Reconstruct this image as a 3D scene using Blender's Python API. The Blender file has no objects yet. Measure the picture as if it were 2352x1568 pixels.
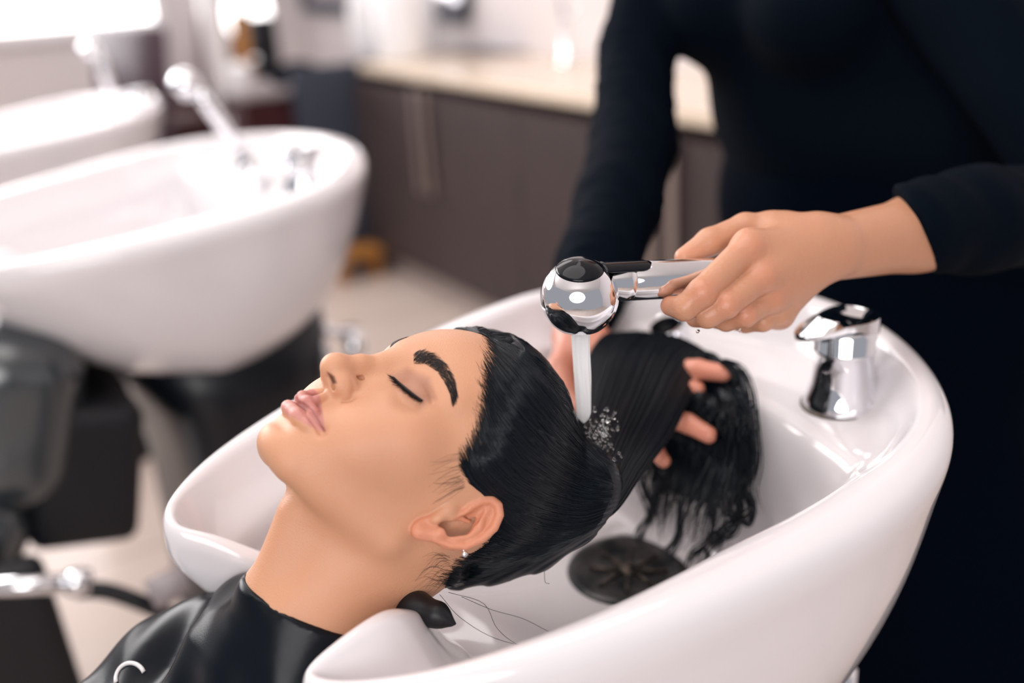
import bpy, math, random, os
import numpy as np
from mathutils import Vector, Matrix
PI = math.pi
sc = bpy.context.scene
COL = sc.collection

# ------------------------------------------------------------------ camera calibration
FPX = 2353.0; CX = 1176.0; CY = 784.0
CAM = np.array([0.0, 0.0, 1.35])
_dn = np.array([374, 6116, 2353.0]); AZ = -_dn / np.linalg.norm(_dn)
_y = np.array([-1533, -784, 2353.0]); _y = _y - AZ * (_y @ AZ); AY = _y / np.linalg.norm(_y)
AX = np.cross(AY, AZ)
ROT = np.array([AX, AY, AZ])          # world = ROT @ cam   (cam: x right, y down, z forward)
def ray(px, py): return ROT @ np.array([(px - CX) / FPX, (py - CY) / FPX, 1.0])
def P(px, py, d): return CAM + ray(px, py) * d
def PZ(px, py, z):
    r = ray(px, py); return CAM + r * ((z - CAM[2]) / r[2])

cd = bpy.data.cameras.new('camera'); cam = bpy.data.objects.new('camera', cd); COL.objects.link(cam)
cd.sensor_width = 36.0; cd.lens = 36.0 * FPX / 2352.0; cd.clip_start = 0.02; cd.clip_end = 60
mr = np.column_stack([ROT[:, 0], -ROT[:, 1], -ROT[:, 2]])
m4 = Matrix.Identity(4)
for i in range(3):
    for j in range(3): m4[i][j] = mr[i][j]
    m4[i][3] = CAM[i]
cam.matrix_world = m4
sc.camera = cam
cd.dof.use_dof = True; cd.dof.focus_distance = 0.72; cd.dof.aperture_fstop = 1.9

# ------------------------------------------------------------------ world and lights
w = bpy.data.worlds.new('world'); sc.world = w; w.use_nodes = True
bg = w.node_tree.nodes['Background']; bg.inputs[0].default_value = (0.93, 0.93, 1.0, 1); bg.inputs[1].default_value = 0.38
def area(name, loc, target, sx, sy, power, col=(1, 1, 1)):
    l = bpy.data.lights.new(name, 'AREA'); l.shape = 'RECTANGLE'; l.size = sx; l.size_y = sy; l.energy = power; l.color = col
    o = bpy.data.objects.new(name, l); COL.objects.link(o); o.location = loc
    l.shape = 'ELLIPSE'; o.rotation_euler = (Vector(target) - Vector(loc)).to_track_quat('-Z', 'Y').to_euler()
    return o
area('window_light', (-.7, 3.5, 2.1), (0.3, 0.6, 1.0), 2.4, 1.3, 72, (1.0, 0.97, 0.97))
area('ceiling_light', (0.2, 0.9, 2.75), (0.3, 0.7, 1.0), 1.6, 1.6, 16, (1.0, 0.96, 0.93))
area('rear_fill_light', (1.2, 4.2, 2.85), (1.2, 4.2, 0), 1.6, 2.6, 30, (1.0, 0.96, 0.95))  # added unseen fill overhead, brightens the back wall and worktop
area('camera_side_fill', (-1.3, -1.3, 1.9), (0.4, 0.9, 0.9), 2.2, 1.5, 45, (1.0, 0.97, 0.96))  # added unseen fill from the camera side, not a window
sc.view_settings.view_transform = 'Standard'; sc.view_settings.look = 'None'
sc.view_settings.gamma = 1.0; sc.view_settings.use_curve_mapping = False
sc.view_settings.exposure = 0.0

# ------------------------------------------------------------------ materials
MATS = {}
def mat(name, col, rough=0.5, metal=0.0, spec=0.5, sss=0.0, sssr=(1, .35, .2), scale=0.01, coat=0.0, coat_rough=0.05,
        bump=0.0, bscale=60.0, noise=0.0, nscale=8.0, col2=None, trans=0.0, ior=1.45, emit=0.0, sheen=0.0, vcol=None, stretch=None, anis=0.0):
    m = bpy.data.materials.new(name); m.use_nodes = True; MATS[name] = m
    nt = m.node_tree; b = nt.nodes['Principled BSDF']
    c = (*col, 1)
    b.inputs['Base Color'].default_value = c; b.inputs['Roughness'].default_value = rough; b.inputs['Metallic'].default_value = metal
    b.inputs['Specular IOR Level'].default_value = spec; b.inputs['IOR'].default_value = ior
    b.inputs['Coat Weight'].default_value = coat; b.inputs['Coat Roughness'].default_value = coat_rough
    b.inputs['Transmission Weight'].default_value = trans
    b.inputs['Anisotropic'].default_value = anis
    if sss: b.inputs['Subsurface Weight'].default_value = sss; b.inputs['Subsurface Radius'].default_value = sssr; b.inputs['Subsurface Scale'].default_value = scale
    if sheen: b.inputs['Sheen Weight'].default_value = sheen; b.inputs['Sheen Roughness'].default_value = .5
    if emit: b.inputs['Emission Color'].default_value = c; b.inputs['Emission Strength'].default_value = emit
    tc = nt.nodes.new('ShaderNodeTexCoord'); src = tc.outputs['Object']
    if stretch:
        mp = nt.nodes.new('ShaderNodeMapping'); mp.inputs['Scale'].default_value = stretch; nt.links.new(src, mp.inputs[0]); src = mp.outputs[0]
    if vcol:
        a = nt.nodes.new('ShaderNodeAttribute'); a.attribute_name = vcol
        nt.links.new(a.outputs['Color'], b.inputs['Base Color'])
    if col2 is not None:
        n = nt.nodes.new('ShaderNodeTexNoise'); n.inputs['Scale'].default_value = nscale; n.inputs['Detail'].default_value = 6
        nt.links.new(src, n.inputs['Vector'])
        r = nt.nodes.new('ShaderNodeValToRGB'); r.color_ramp.elements[0].position = .35; r.color_ramp.elements[1].position = .65
        r.color_ramp.elements[0].color = c; r.color_ramp.elements[1].color = (*col2, 1)
        nt.links.new(n.outputs['Fac'], r.inputs[0])
        nt.links.new(r.outputs[0], b.inputs['Base Color'])
    if bump:
        n = nt.nodes.new('ShaderNodeTexNoise'); n.inputs['Scale'].default_value = bscale; n.inputs['Detail'].default_value = 4
        nt.links.new(src, n.inputs['Vector'])
        bp = nt.nodes.new('ShaderNodeBump'); bp.inputs['Strength'].default_value = bump; bp.inputs['Distance'].default_value = .002
        nt.links.new(n.outputs['Fac'], bp.inputs['Height']); nt.links.new(bp.outputs[0], b.inputs['Normal'])
    return m
CER = mat('glazed_ceramic', (.80, .765, .785), .12, coat=.6, coat_rough=.04)
SKIN = mat('client_skin', (.6, .33, .21), .42, sss=.25, scale=.006, bump=.3, bscale=1100, vcol='tint', coat=.08, coat_rough=.3)
SKIN2 = mat('stylist_skin', (.52, .255, .155), .40, sss=.25, scale=.006, bump=.25, bscale=260, vcol='tint', coat=.12, coat_rough=.22)
HAIR = mat('wet_black_hair', (.0010, .0042, .0085), .33, spec=.32, coat=.05, coat_rough=.15)
BROW = mat('brow_hair', (.008, .005, .005), .6)
CHROME = mat('chrome', (.86, .87, .9), .04, metal=1.0)
DKCHROME = mat('dark_chrome', (.004, .005, .008), .08, spec=.3)
BLACKC = mat('black_knit_cloth', (.0012, .0035, .0075), .8, spec=.05, bump=.25, bscale=500)
APRON = mat('black_apron_cloth', (.0006, .0022, .006), .8, spec=.03, bump=.2, bscale=400)
SATIN = mat('black_satin_cape', (.0014, .0035, .0068), .30, spec=.25, bump=.05, bscale=900)
LEATHER = mat('black_leather', (.026, .034, .040), .24, spec=1.0, coat=.6, coat_rough=.18, bump=.1, bscale=300)
RUBBER = mat('black_rubber', (.004, .005, .008), .45)
WATER = mat('water', (.99, .99, 1.0), .2, ior=1.33, sss=.3, sssr=(1, 1, 1), scale=.02)
def milky(name, col):
    m = bpy.data.materials.new(name); m.use_nodes = True; nt = m.node_tree; MATS[name] = m
    b = nt.nodes['Principled BSDF']; b.inputs['Base Color'].default_value = (*col, 1); b.inputs['Roughness'].default_value = .25; b.inputs['IOR'].default_value = 1.33
    t = nt.nodes.new('ShaderNodeBsdfTranslucent'); t.inputs[0].default_value = (*col, 1); mx = nt.nodes.new('ShaderNodeMixShader'); mx.inputs[0].default_value = .6
    nt.links.new(b.outputs[0], mx.inputs[1]); nt.links.new(t.outputs[0], mx.inputs[2]); nt.links.new(mx.outputs[0], nt.nodes['Material Output'].inputs[0]); return m
WATER = milky('aerated_water', (1, 1, 1))
DROP = mat('clear_water', (1, 1, 1), .0, trans=1.0, ior=1.33)
PINK = mat('nail', (.72, .42, .34), .2, coat=.5)
WHITEPRINT = mat('white_print', (.75, .72, .72), .5)

# ------------------------------------------------------------------ tagging helpers
def tag(o, label=None, cat=None, group=None, kind=None):
    if label: o['label'] = label
    if cat: o['category'] = cat
    if group: o['group'] = group
    if kind: o['kind'] = kind
    return o
def empty(name, loc=(0, 0, 0), rz=0.0):
    o = bpy.data.objects.new(name, None); COL.objects.link(o); o.location = loc; o.rotation_euler = (0, 0, rz); o.empty_display_size = .05
    return o
def children(o): return [c for c in bpy.data.objects if c.parent is o]
def copy_tree(o, parent=None):
    c = o.copy(); COL.objects.link(c); c.parent = parent
    for ch in children(o): copy_tree(ch, c)
    return c
def link_mesh(name, verts, faces, m, parent=None, smooth=True, world=True):
    """verts in world space when world is True; stored relative to the parent's location"""
    v = np.asarray(verts, float)
    if parent is not None and world:
        loc = np.array(parent.location); pp = parent.parent
        while pp is not None: loc = loc + np.array(pp.location); pp = pp.parent
        v = v - loc
    me = bpy.data.meshes.new(name)
    if isinstance(faces, np.ndarray) and faces.ndim == 2:
        k = faces.shape[1]; me.vertices.add(len(v)); me.vertices.foreach_set('co', v.astype(np.float32).ravel())
        me.loops.add(faces.size); me.loops.foreach_set('vertex_index', faces.astype(np.int32).ravel())
        me.polygons.add(len(faces)); me.polygons.foreach_set('loop_start', np.arange(0, faces.size, k, dtype=np.int32))
        me.update(calc_edges=True); me.validate()
    else:
        me.from_pydata([tuple(x) for x in v], [], [tuple(int(i) for i in f) for f in faces])
    me.materials.append(m)
    if smooth: me.polygons.foreach_set('use_smooth', np.ones(len(me.polygons), bool))
    me.update()
    o = bpy.data.objects.new(name, me); COL.objects.link(o); o.parent = parent
    return o
class MB:
    """collects pieces of one mesh"""
    def __init__(s): s.v = []; s.f = []; s.n = 0
    def add(s, v, f):
        v = np.asarray(v, float).reshape(-1, 3); s.v.append(v); s.f += [tuple(int(i) + s.n for i in q) for q in f]; s.n += len(v); return s
    def box(s, c, size, rz=0, bev=0.0):
        x, y, z = [q / 2 for q in size]; b = min(bev, x * .49, y * .49, z * .49)
        if b <= 0:
            v = [(i * x, j * y, k * z) for k in (-1, 1) for j in (-1, 1) for i in (-1, 1)]
            f = [(0, 2, 3, 1), (4, 5, 7, 6), (0, 1, 5, 4), (2, 6, 7, 3), (0, 4, 6, 2), (1, 3, 7, 5)]
        else:
            def ringz(xx, yy, zz, r):
                out = []
                for (sx, sy, a0) in ((1, 1, 0), (-1, 1, 90), (-1, -1, 180), (1, -1, 270)):
                    for t in (0, 30, 60, 90):
                        a = math.radians(a0 + t); out.append((sx * (xx - b) + r * math.cos(a), sy * (yy - b) + r * math.sin(a), zz))
                return out
            rings = []
            for (zz, r) in ((-z, 0.001 * b), (-z, b * .35), (-z + b * .3, b * .8), (-z + b, b), (z - b, b), (z - b * .3, b * .8), (z, b * .35), (z, .001 * b)):
                rings.append(ringz(x, y, zz, r))
            v = [p for r in rings for p in r]; f = []; n = 16
            for i in range(len(rings) - 1):
                for j in range(n): f.append((i * n + j, i * n + (j + 1) % n, (i + 1) * n + (j + 1) % n, (i + 1) * n + j))
            f.append(tuple(range(n))[::-1]); f.append(tuple((len(rings) - 1) * n + j for j in range(n)))
        v = np.array(v); ca, sa = math.cos(rz), math.sin(rz)
        v = np.column_stack([v[:, 0] * ca - v[:, 1] * sa, v[:, 0] * sa + v[:, 1] * ca, v[:, 2]]) + np.array(c)
        return s.add(v, f)
    def tube(s, pts, r, n=12, cap=True):
        pts = np.asarray(pts, float); k = len(pts); rr = np.ones(k) * r if np.isscalar(r) else np.asarray(r, float)
        t = np.gradient(pts, axis=0); t /= np.linalg.norm(t, axis=1)[:, None] + 1e-12
        up = np.array([0, 0, 1.0]) if abs(t[0][2]) < .9 else np.array([1.0, 0, 0])
        a = np.cross(t[0], up); a /= np.linalg.norm(a); V = []
        for i in range(k):
            a = a - t[i] * (a @ t[i]); a /= np.linalg.norm(a) + 1e-12; b = np.cross(t[i], a)
            for j in range(n):
                q = 2 * PI * j / n; V.append(pts[i] + rr[i] * (math.cos(q) * a + math.sin(q) * b))
        Fc = [(i * n + j, i * n + (j + 1) % n, (i + 1) * n + (j + 1) % n, (i + 1) * n + j) for i in range(k - 1) for j in range(n)]
        if cap: Fc += [tuple(range(n))[::-1], tuple((k - 1) * n + j for j in range(n))]
        return s.add(V, Fc)
    def lathe(s, o, axis, prof, n=40):
        """prof: (radius, height) pairs along axis from o"""
        o = np.asarray(o, float); ax = np.asarray(axis, float); ax /= np.linalg.norm(ax)
        u = np.cross(ax, [0, 0, 1.0]);
        if np.linalg.norm(u) < .1: u = np.cross(ax, [1.0, 0, 0])
        u /= np.linalg.norm(u); w_ = np.cross(ax, u); V = []
        for (r, h) in prof:
            for j in range(n):
                q = 2 * PI * j / n; V.append(o + ax * h + max(r, 1e-6) * (math.cos(q) * u + math.sin(q) * w_))
        Fc = [(i * n + j, i * n + (j + 1) % n, (i + 1) * n + (j + 1) % n, (i + 1) * n + j) for i in range(len(prof) - 1) for j in range(n)]
        return s.add(V, Fc)
    def build(s, name, m, parent=None, smooth=True):
        return link_mesh(name, np.concatenate(s.v), s.f, m, parent, smooth)
def autosmooth(o, ang=40):
    mo = o.modifiers.new('w', 'EDGE_SPLIT'); mo.split_angle = math.radians(ang); return o

# ------------------------------------------------------------------ signed-distance modelling
def smin(a, b, k):
    h = np.maximum(k - np.abs(a - b), 0) / k
    return np.minimum(a, b) - h * h * k * .25
def smax(a, b, k): return -smin(-a, -b, k)
def ell(p, c, r, Rm=None):
    q = p - np.array(c, np.float32)
    if Rm is not None: q = q @ np.asarray(Rm, np.float32)   # columns of Rm are the local axes
    r = np.array(r, np.float32); k0 = np.linalg.norm(q / r, axis=1); k1 = np.linalg.norm(q / (r * r), axis=1) + 1e-9
    return k0 * (k0 - 1) / k1
def cone(p, a, b, r1, r2):
    a = np.array(a, np.float32); b = np.array(b, np.float32); pa = p - a; ba = b - a
    h = np.clip(pa @ ba / max(float(ba @ ba), 1e-12), 0, 1)
    return np.linalg.norm(pa - h[:, None] * ba, axis=1) - (r1 + (r2 - r1) * h)
def chain(p, pts, rs, k=0):
    d = None
    for i in range(len(pts) - 1):
        e = cone(p, pts[i], pts[i + 1], rs[i], rs[i + 1]); d = e if d is None else (smin(d, e, k) if k else np.minimum(d, e))
    return d
def rotm(ax, ay, az):
    return np.array(Matrix.Rotation(math.radians(az), 3, 'Z') @ Matrix.Rotation(math.radians(ay), 3, 'Y') @ Matrix.Rotation(math.radians(ax), 3, 'X'))
def sdf_mesh(fn, lo, hi, h, coarse=4):
    """sparse surface nets: the mesh of fn(p) = 0 in the box lo..hi at step h"""
    lo = np.array(lo, float); hi = np.array(hi, float); H = h * coarse
    n = np.ceil((hi - lo) / H).astype(int) + 1
    g = np.stack(np.meshgrid(*[lo[i] + H * np.arange(n[i]) for i in range(3)], indexing='ij'), -1).reshape(-1, 3).astype(np.float32)
    dc = np.concatenate([fn(q) for q in np.array_split(g, max(1, len(g) // 400000))]).reshape(n)
    N = (n - 1) * coarse + 1
    near = np.abs(dc) < H * 1.9
    cell = np.zeros(n - 1, bool)
    for i in (0, 1):
        for j in (0, 1):
            for k in (0, 1): cell |= near[i:n[0] - 1 + i, j:n[1] - 1 + j, k:n[2] - 1 + k]
    mask = np.zeros(N, bool)
    up = np.repeat(np.repeat(np.repeat(cell, coarse, 0), coarse, 1), coarse, 2)
    for i in (0, 1):
        for j in (0, 1):
            for k in (0, 1): mask[i:i + up.shape[0], j:j + up.shape[1], k:k + up.shape[2]] |= up
    idx = np.clip((np.arange(N[0]) + coarse // 2) // coarse, 0, n[0] - 1), np.clip((np.arange(N[1]) + coarse // 2) // coarse, 0, n[1] - 1), np.clip((np.arange(N[2]) + coarse // 2) // coarse, 0, n[2] - 1)
    D = dc[np.ix_(*idx)].astype(np.float32)
    I = np.argwhere(mask); pts = (lo + I * h).astype(np.float32)
    vals = np.concatenate([fn(q) for q in np.array_split(pts, max(1, len(pts) // 400000))])
    D[mask] = vals
    S = D < 0
    cs = np.zeros(tuple(N - 1), np.int8)
    for i in (0, 1):
        for j in (0, 1):
            for k in (0, 1): cs += S[i:N[0] - 1 + i, j:N[1] - 1 + j, k:N[2] - 1 + k]
    act = (cs > 0) & (cs < 8); A = np.argwhere(act)
    vid = -np.ones(act.shape, np.int64); vid[act] = np.arange(len(A))
    acc = np.zeros((len(A), 3)); cnt = np.zeros(len(A))
    cor = [(i, j, k) for i in (0, 1) for j in (0, 1) for k in (0, 1)]
    dv = {c: D[A[:, 0] + c[0], A[:, 1] + c[1], A[:, 2] + c[2]] for c in cor}
    for c in cor:
        for ax in range(3):
            if c[ax]: continue
            e = list(c); e[ax] = 1; e = tuple(e); a = dv[c]; b = dv[e]; x = (a < 0) != (b < 0)
            t = np.where(x, a / np.where(x, a - b, 1), 0)
            p = np.tile(np.array(c, float), (len(A), 1)); p[:, ax] = t
            acc += p * x[:, None]; cnt += x
    V = lo + (A + acc / cnt[:, None]) * h
    quads = []
    for ax in range(3):
        b, c = [q for q in range(3) if q != ax]
        sl0 = [slice(1, N[0] - 1)] * 3; sl0 = [slice(1, N[q] - 1) for q in range(3)]; sl1 = list(sl0)
        sl0[ax] = slice(0, N[ax] - 1); sl1[ax] = slice(1, N[ax])
        s0 = S[tuple(sl0)]; s1 = S[tuple(sl1)]
        E = np.argwhere(s0 != s1); off = np.ones(3, int); off[ax] = 0; G = E + off
        inside = s0[tuple(E.T)]
        def v(db, dc_):
            q = G.copy(); q[:, b] -= db; q[:, c] -= dc_; return vid[q[:, 0], q[:, 1], q[:, 2]]
        Q = np.column_stack([v(1, 1), v(0, 1), v(0, 0), v(1, 0)])
        flip = inside if ax != 1 else ~inside
        Q = np.where(flip[:, None], Q, Q[:, ::-1]); quads.append(Q)
    Q = np.concatenate(quads); Q = Q[(Q >= 0).all(1)]
    return V, Q
def relax(V, Q, it=2, lam=.5):
    e = np.concatenate([Q[:, [0, 1]], Q[:, [1, 2]], Q[:, [2, 3]], Q[:, [3, 0]]]); e = np.concatenate([e, e[:, ::-1]])
    deg = np.bincount(e[:, 0], minlength=len(V)).astype(float)
    for _ in range(it):
        m = np.column_stack([np.bincount(e[:, 0], weights=V[e[:, 1], i], minlength=len(V)) for i in range(3)]) / np.maximum(deg, 1)[:, None]
        V = V + lam * (m - V)
    return V
def set_tint(o, cols):
    a = o.data.color_attributes.new('tint', 'FLOAT_COLOR', 'POINT')
    a.data.foreach_set('color', np.column_stack([cols, np.ones(len(cols))]).astype(np.float32).ravel())
def resample(pts, n):
    """smooth (Catmull-Rom) resampling of a control polyline"""
    p = np.asarray(pts, float); p = np.vstack([2 * p[0] - p[1], p, 2 * p[-1] - p[-2]]); m = len(p) - 3; out = []
    for t in np.linspace(0, m - 1e-9, n):
        i = int(t); u = t - i; a, b, c, d = p[i:i + 4]
        out.append(.5 * ((2 * b) + (c - a) * u + (2 * a - 5 * b + 4 * c - d) * u * u + (3 * b - a - 3 * c + d) * u ** 3))
    return np.array(out)
def resample_closed(pts, n):
    p = np.asarray(pts, float); m = len(p); out = []
    for t in np.linspace(0, m, n, endpoint=False):
        i = int(t); u = t - i; a, b, c, d = [p[(i + k) % m] for k in (-1, 0, 1, 2)]
        out.append(.5 * ((2 * b) + (c - a) * u + (2 * a - 5 * b + 4 * c - d) * u * u + (3 * b - a - 3 * c + d) * u ** 3))
    return np.array(out)
# ------------------------------------------------------------------ the client's head (millimetres in her own axes: s to her left, f forward, u up)
_a = math.radians(20.5); HT = np.array([.268, .605, .997])
HM = np.array([[0, -math.sin(_a), math.cos(_a)], [-1, 0, 0], [0, math.cos(_a), math.sin(_a)]])
def h2w(p): return (np.asarray(p, float) / 1000.0) @ HM.T + HT
def w2h(p): return ((np.asarray(p, float) - HT) @ HM) * 1000.0
EN = np.array([math.cos(math.radians(28)), math.sin(math.radians(28)), -.05]); EN /= np.linalg.norm(EN)
E0 = np.array([68.0, 5.0, -12.0])
def earpt(px, py, h=0.0):
    o = w2h(CAM); d = w2h(CAM + ray(px, py)) - o
    t = ((E0 + EN * h - o) @ EN) / (d @ EN); return o + d * t
EU = np.array([0, 0, 1.0]); EU = EU - EN * (EU @ EN); EU /= np.linalg.norm(EU); EV = np.cross(EN, EU)
def ear2(p): q = np.asarray(p) - E0; return np.column_stack([q @ EU, q @ EV, q @ EN])
ear_outline = [(945, 1218), (957, 1240), (993, 1247), (1023, 1264), (1067, 1266), (1112, 1246), (1142, 1216), (1155, 1178), (1151, 1152), (1132, 1138), (1107, 1139), (1085, 1155), (1045, 1162), (1005, 1178), (960, 1192)]
EARPOLY = ear2(np.array([earpt(*q) for q in ear_outline]))[:, :2]
EARPOLY = resample_closed(EARPOLY, 60)
def polysd(q, poly):
    d = np.full(len(q), 1e9, np.float32); ins = np.zeros(len(q), bool); n = len(poly)
    for i in range(n):
        a = poly[i]; b = poly[(i + 1) % n]; e = b - a; w_ = q - a
        h = np.clip((w_ @ e) / (e @ e), 0, 1); d = np.minimum(d, np.linalg.norm(w_ - h[:, None] * e, axis=1))
        c = ((a[1] <= q[:, 1]) & (b[1] > q[:, 1])) | ((b[1] <= q[:, 1]) & (a[1] > q[:, 1]))
        with np.errstate(divide='ignore', invalid='ignore'): x = a[0] + (q[:, 1] - a[1]) / (b[1] - a[1]) * e[0]
        ins ^= c & (q[:, 0] < x)
    return np.where(ins, -d, d)
def ear_sdf(p):
    q = ear2(p).astype(np.float32)
    d2 = polysd(q[:, :2], EARPOLY)
    d = smax(d2 + 1.6, np.abs(q[:, 2] + 1.5) - 1.2, 2.5) - 1.0
    hx = [earpt(*e, 1.2) for e in [(1050, 1186), (1066, 1177), (1086, 1161), (1108, 1149), (1130, 1148), (1144, 1160), (1147, 1182), (1135, 1211), (1109, 1236), (1070, 1254), (1035, 1252), (1000, 1240)]]
    d = smin(d, chain(p, hx, [1.2, 1.8, 2.4, 2.9, 3.1, 3.2, 3.2, 3.1, 2.9, 2.6, 2.2, 1.6]), 1.4)
    ah = [earpt(*e, .2) for e in [(1092, 1190), (1106, 1196), (1100, 1213), (1076, 1231), (1046, 1236), (1020, 1228)]]
    d = smin(d, chain(p, ah, [1.6, 2.2, 2.6, 2.8, 2.8, 2.6]), 2)
    d = smin(d, chain(p, [earpt(1098, 1196, 0), earpt(1122, 1166, -.8)], [2.2, 1.4]), 2.5)
    d = smin(d, ell(p, earpt(1012, 1222, .8), (4, 4, 4.5)), 3)             # antitragus
    d = smin(d, cone(p, earpt(1000, 1226, -1.2), earpt(963, 1219, -1.5), 4.2, 4.6), 3)             # lobe
    return d
EARC = ear2(np.array([earpt(1050, 1200)]))[0]
def head_sdf(p, hole=True, ear=True):
    S = p.copy(); S[:, 0] = np.abs(S[:, 0]); sg = np.sign(p[:, 0])
    d = ell(S, (0, 4, 37), (75, 87, 80))
    d = smin(d, ell(S, (0, 22, -8), (58, 62, 60)), 20)
    d = smin(d, ell(S, (0, 52, -12), (53, 39, 60)), 18)
    d = smin(d, ell(S, (41, 56, -2), (20, 22, 18)), 22)                      # cheekbone
    d = smin(d, ell(S, (26, 70, -26), (22, 20, 22)), 20)                     # cheek
    d = smin(d, cone(S, (45, 8, -44), (16, 74, -67), 14.5, 13), 18)            # jaw
    d = smin(d, ell(S, (0, 83.5, -68), (20, 16, 13.5)), 12)                      # chin
    d = smin(d, ell(S, (0, 69, -43), (33, 29, 22)), 15)                      # mouth barrel
    d = smin(d, ell(S, (0, 77, 35), (22, 15, 14)), 14)
    d = smin(d, cone(S, (16, 73.5, 38), (44, 62, 40), 7, 8), 12)               # brow ridge
    d = smax(d, -ell(S, (23, 99, 22), (14, 12, 13)), 11)                      # socket
    d = smax(d, -ell(S, (45, 88, 20), (11, 9, 12)), 12)
    d = smin(d, ell(S, (31, 70, 21), (16.5, 14.8, 13)), 5)                # closed lids
    # nose
    d = smin(d, chain(S, [(0, 86, 30), (0, 92.5, 19), (0, 101.5, 6), (0, 109.5, -7)], [7, 5.4, 5.8, 7.0], 4), 11)
    d = smin(d, ell(S, (0, 110.5, -11.5), (9, 9.5, 9)), 6)
    d = smin(d, ell(S, (10.5, 101.5, -13.5), (6.2, 9.5, 7.0), rotm(0, 0, 22)), 4)
    d = smin(d, ell(S, (0, 93, -12), (14, 14, 11)), 9)
    d = smin(d, cone(S, (0, 109, -16.5), (0, 99, -19), 3.2, 4.4), 3)           # columella
    # lips
    d = smin(d, cone(S, (4, 98, -24), (6, 101, -33), 2.4, 3), 4)             # philtral ridge
    d = smin(d, chain(S, [(0, 103.0, -39.4), (5, 103.0, -38.0), (14, 98.0, -39.6), (25, 87, -43.2)], [3.4, 3.6, 3.2, 1.5], 2), 2.0)
    d = smin(d, chain(S, [(0, 100.4, -49.6), (8, 99.6, -49.4), (16, 94.8, -47.8), (24.5, 87, -44.8)], [5.3, 5.1, 4.2, 1.5], 3), 2.0)
    d = smax(d, -chain(S, [(0, 107.5, -43.8), (8, 105.5, -43.9), (16, 100.2, -43.8), (25.5, 90, -44)], [2.0, 2.0, 2.1, 1.5]), .6)
    d = smax(d, -ell(S, (0, 105.0, -59.8), (18, 8, 4.5)), 6)                # under the lower lip
    d = smax(d, -ell(S, (28, 93, -43.8), (3.0, 4, 4)), 4)
    if hole:
        d = smax(d, -chain(S, [(5.0, 115.5, -23), (7.0, 110, -20), (9.4, 103.5, -18.5), (8.2, 101, -9), (7.5, 96, 0)], [1.0, 2.8, 2.9, 2.2, 1.8], 1), 1.3)  # nostril
    # alar crease
    d = smax(d, -chain(S, [(15.0, 106, -5.5), (18.8, 98.5, -9), (19.4, 93, -16), (17, 94, -20)], [.7, 1.1, 1.0, .3]), 3.2)
    # lid seam, crease
    d = smax(d, -chain(S, [(15, 88, 18), (25.3, 86.6, 17), (37, 85.2, 17), (43, 81, 19), (47.5, 76, 21)], [.7, 1.0, 1.1, 1.0, .6]), .9)
    d = smax(d, -chain(S, [(17, 89.5, 23), (25, 89, 28.5), (34, 86.5, 30), (43, 80, 28), (48, 74, 25)], [.5, 1.0, 1.2, 1.0, .5]), 2.2)
    # neck
    nk = cone(S, (0, 0, -48), (0, -39, -106), 45, 47)
    nk = smin(nk, cone(S, (0, -40, -106), (0, -72, -150), 46, 56), 10)
    nk = smin(nk, cone(S, (44, -16, -24), (18, -12, -128), 13, 10), 20)         # the long neck muscle
    nk = smin(nk, cone(S, (26, -42, -26), (16, -46, -100), 27, 28), 22)
    nk = smin(nk, cone(S, (0, 34, -83), (0, -2, -128), 12.5, 10), 18)
    d = smin(d, nk, 15)
    d = smin(d, cone(S, (30, -118, -178), (150, -140, -196), 52, 46), 26)      # shoulders
    d = smin(d, ell(S, (0, -128, -250), (150, 72, 95)), 26)
    if ear:
        m = np.linalg.norm(p - (E0 + EN * 0 + np.array([4, -14, 14])), axis=1) < 62
        if m.any():
            e = ear_sdf(p[m]); d = d.copy(); d[m] = smin(d[m], e, 2.5)
            q = p[m]; x = smax(d[m], -chain(q, [earpt(1014, 1198, -1.5), earpt(1034, 1208, -2.5), earpt(1062, 1206, -1.2), earpt(1088, 1190, .4), earpt(1106, 1172, 1.2)], [4.4, 7.4, 6.4, 3.6, 2.2], 2), 1.2)
            x = smin(x, chain(q, [earpt(1036, 1188, .5), earpt(1058, 1190, -2), earpt(1076, 1198, -3.5)], [2.2, 1.8, 1.4]), 2.4)   # crus
            x = smin(x, ell(q, earpt(1006, 1187, 1.5), (4.2, 3.4, 5.5)), 3)
            x = smin(x, ell(q, earpt(1030, 1174, .5), (4.2, 5, 6)), 4)
            d[m] = x
        m = np.linalg.norm(p * np.array([-1, 1, 1]) - (E0 + np.array([4, -14, 14])), axis=1) < 62
        if m.any():
            e = ear_sdf(p[m] * np.array([-1, 1, 1], np.float32)); d[m] = smin(d[m], e, 3.5)
    return d
def surf_px(px, py, lift=0.0, fn=None):
    """the point of the client's skin seen at a pixel of the photograph (own axes, mm)"""
    fn = fn or head_sdf
    o = w2h(CAM); px = np.atleast_1d(px); py = np.atleast_1d(py)
    D = np.array([w2h(CAM + ray(a, b)) - o for a, b in zip(px, py)]); D /= np.linalg.norm(D, axis=1)[:, None]
    t = np.full(len(D), 560.0); best = t.copy(); bd = np.full(len(D), 1e9); live = np.ones(len(D), bool)
    for _ in range(60):
        q = np.flatnonzero(live)
        if not len(q): break
        d = fn((o + D[q] * t[q, None]).astype(np.float32)) - lift
        b = np.abs(d) < bd[q]; bd[q[b]] = np.abs(d[b]); best[q[b]] = t[q[b]]
        t[q] += .85 * d; live[q] = (np.abs(d) > .03) & (t[q] < 1100)
    return o + D * best[:, None]
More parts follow.
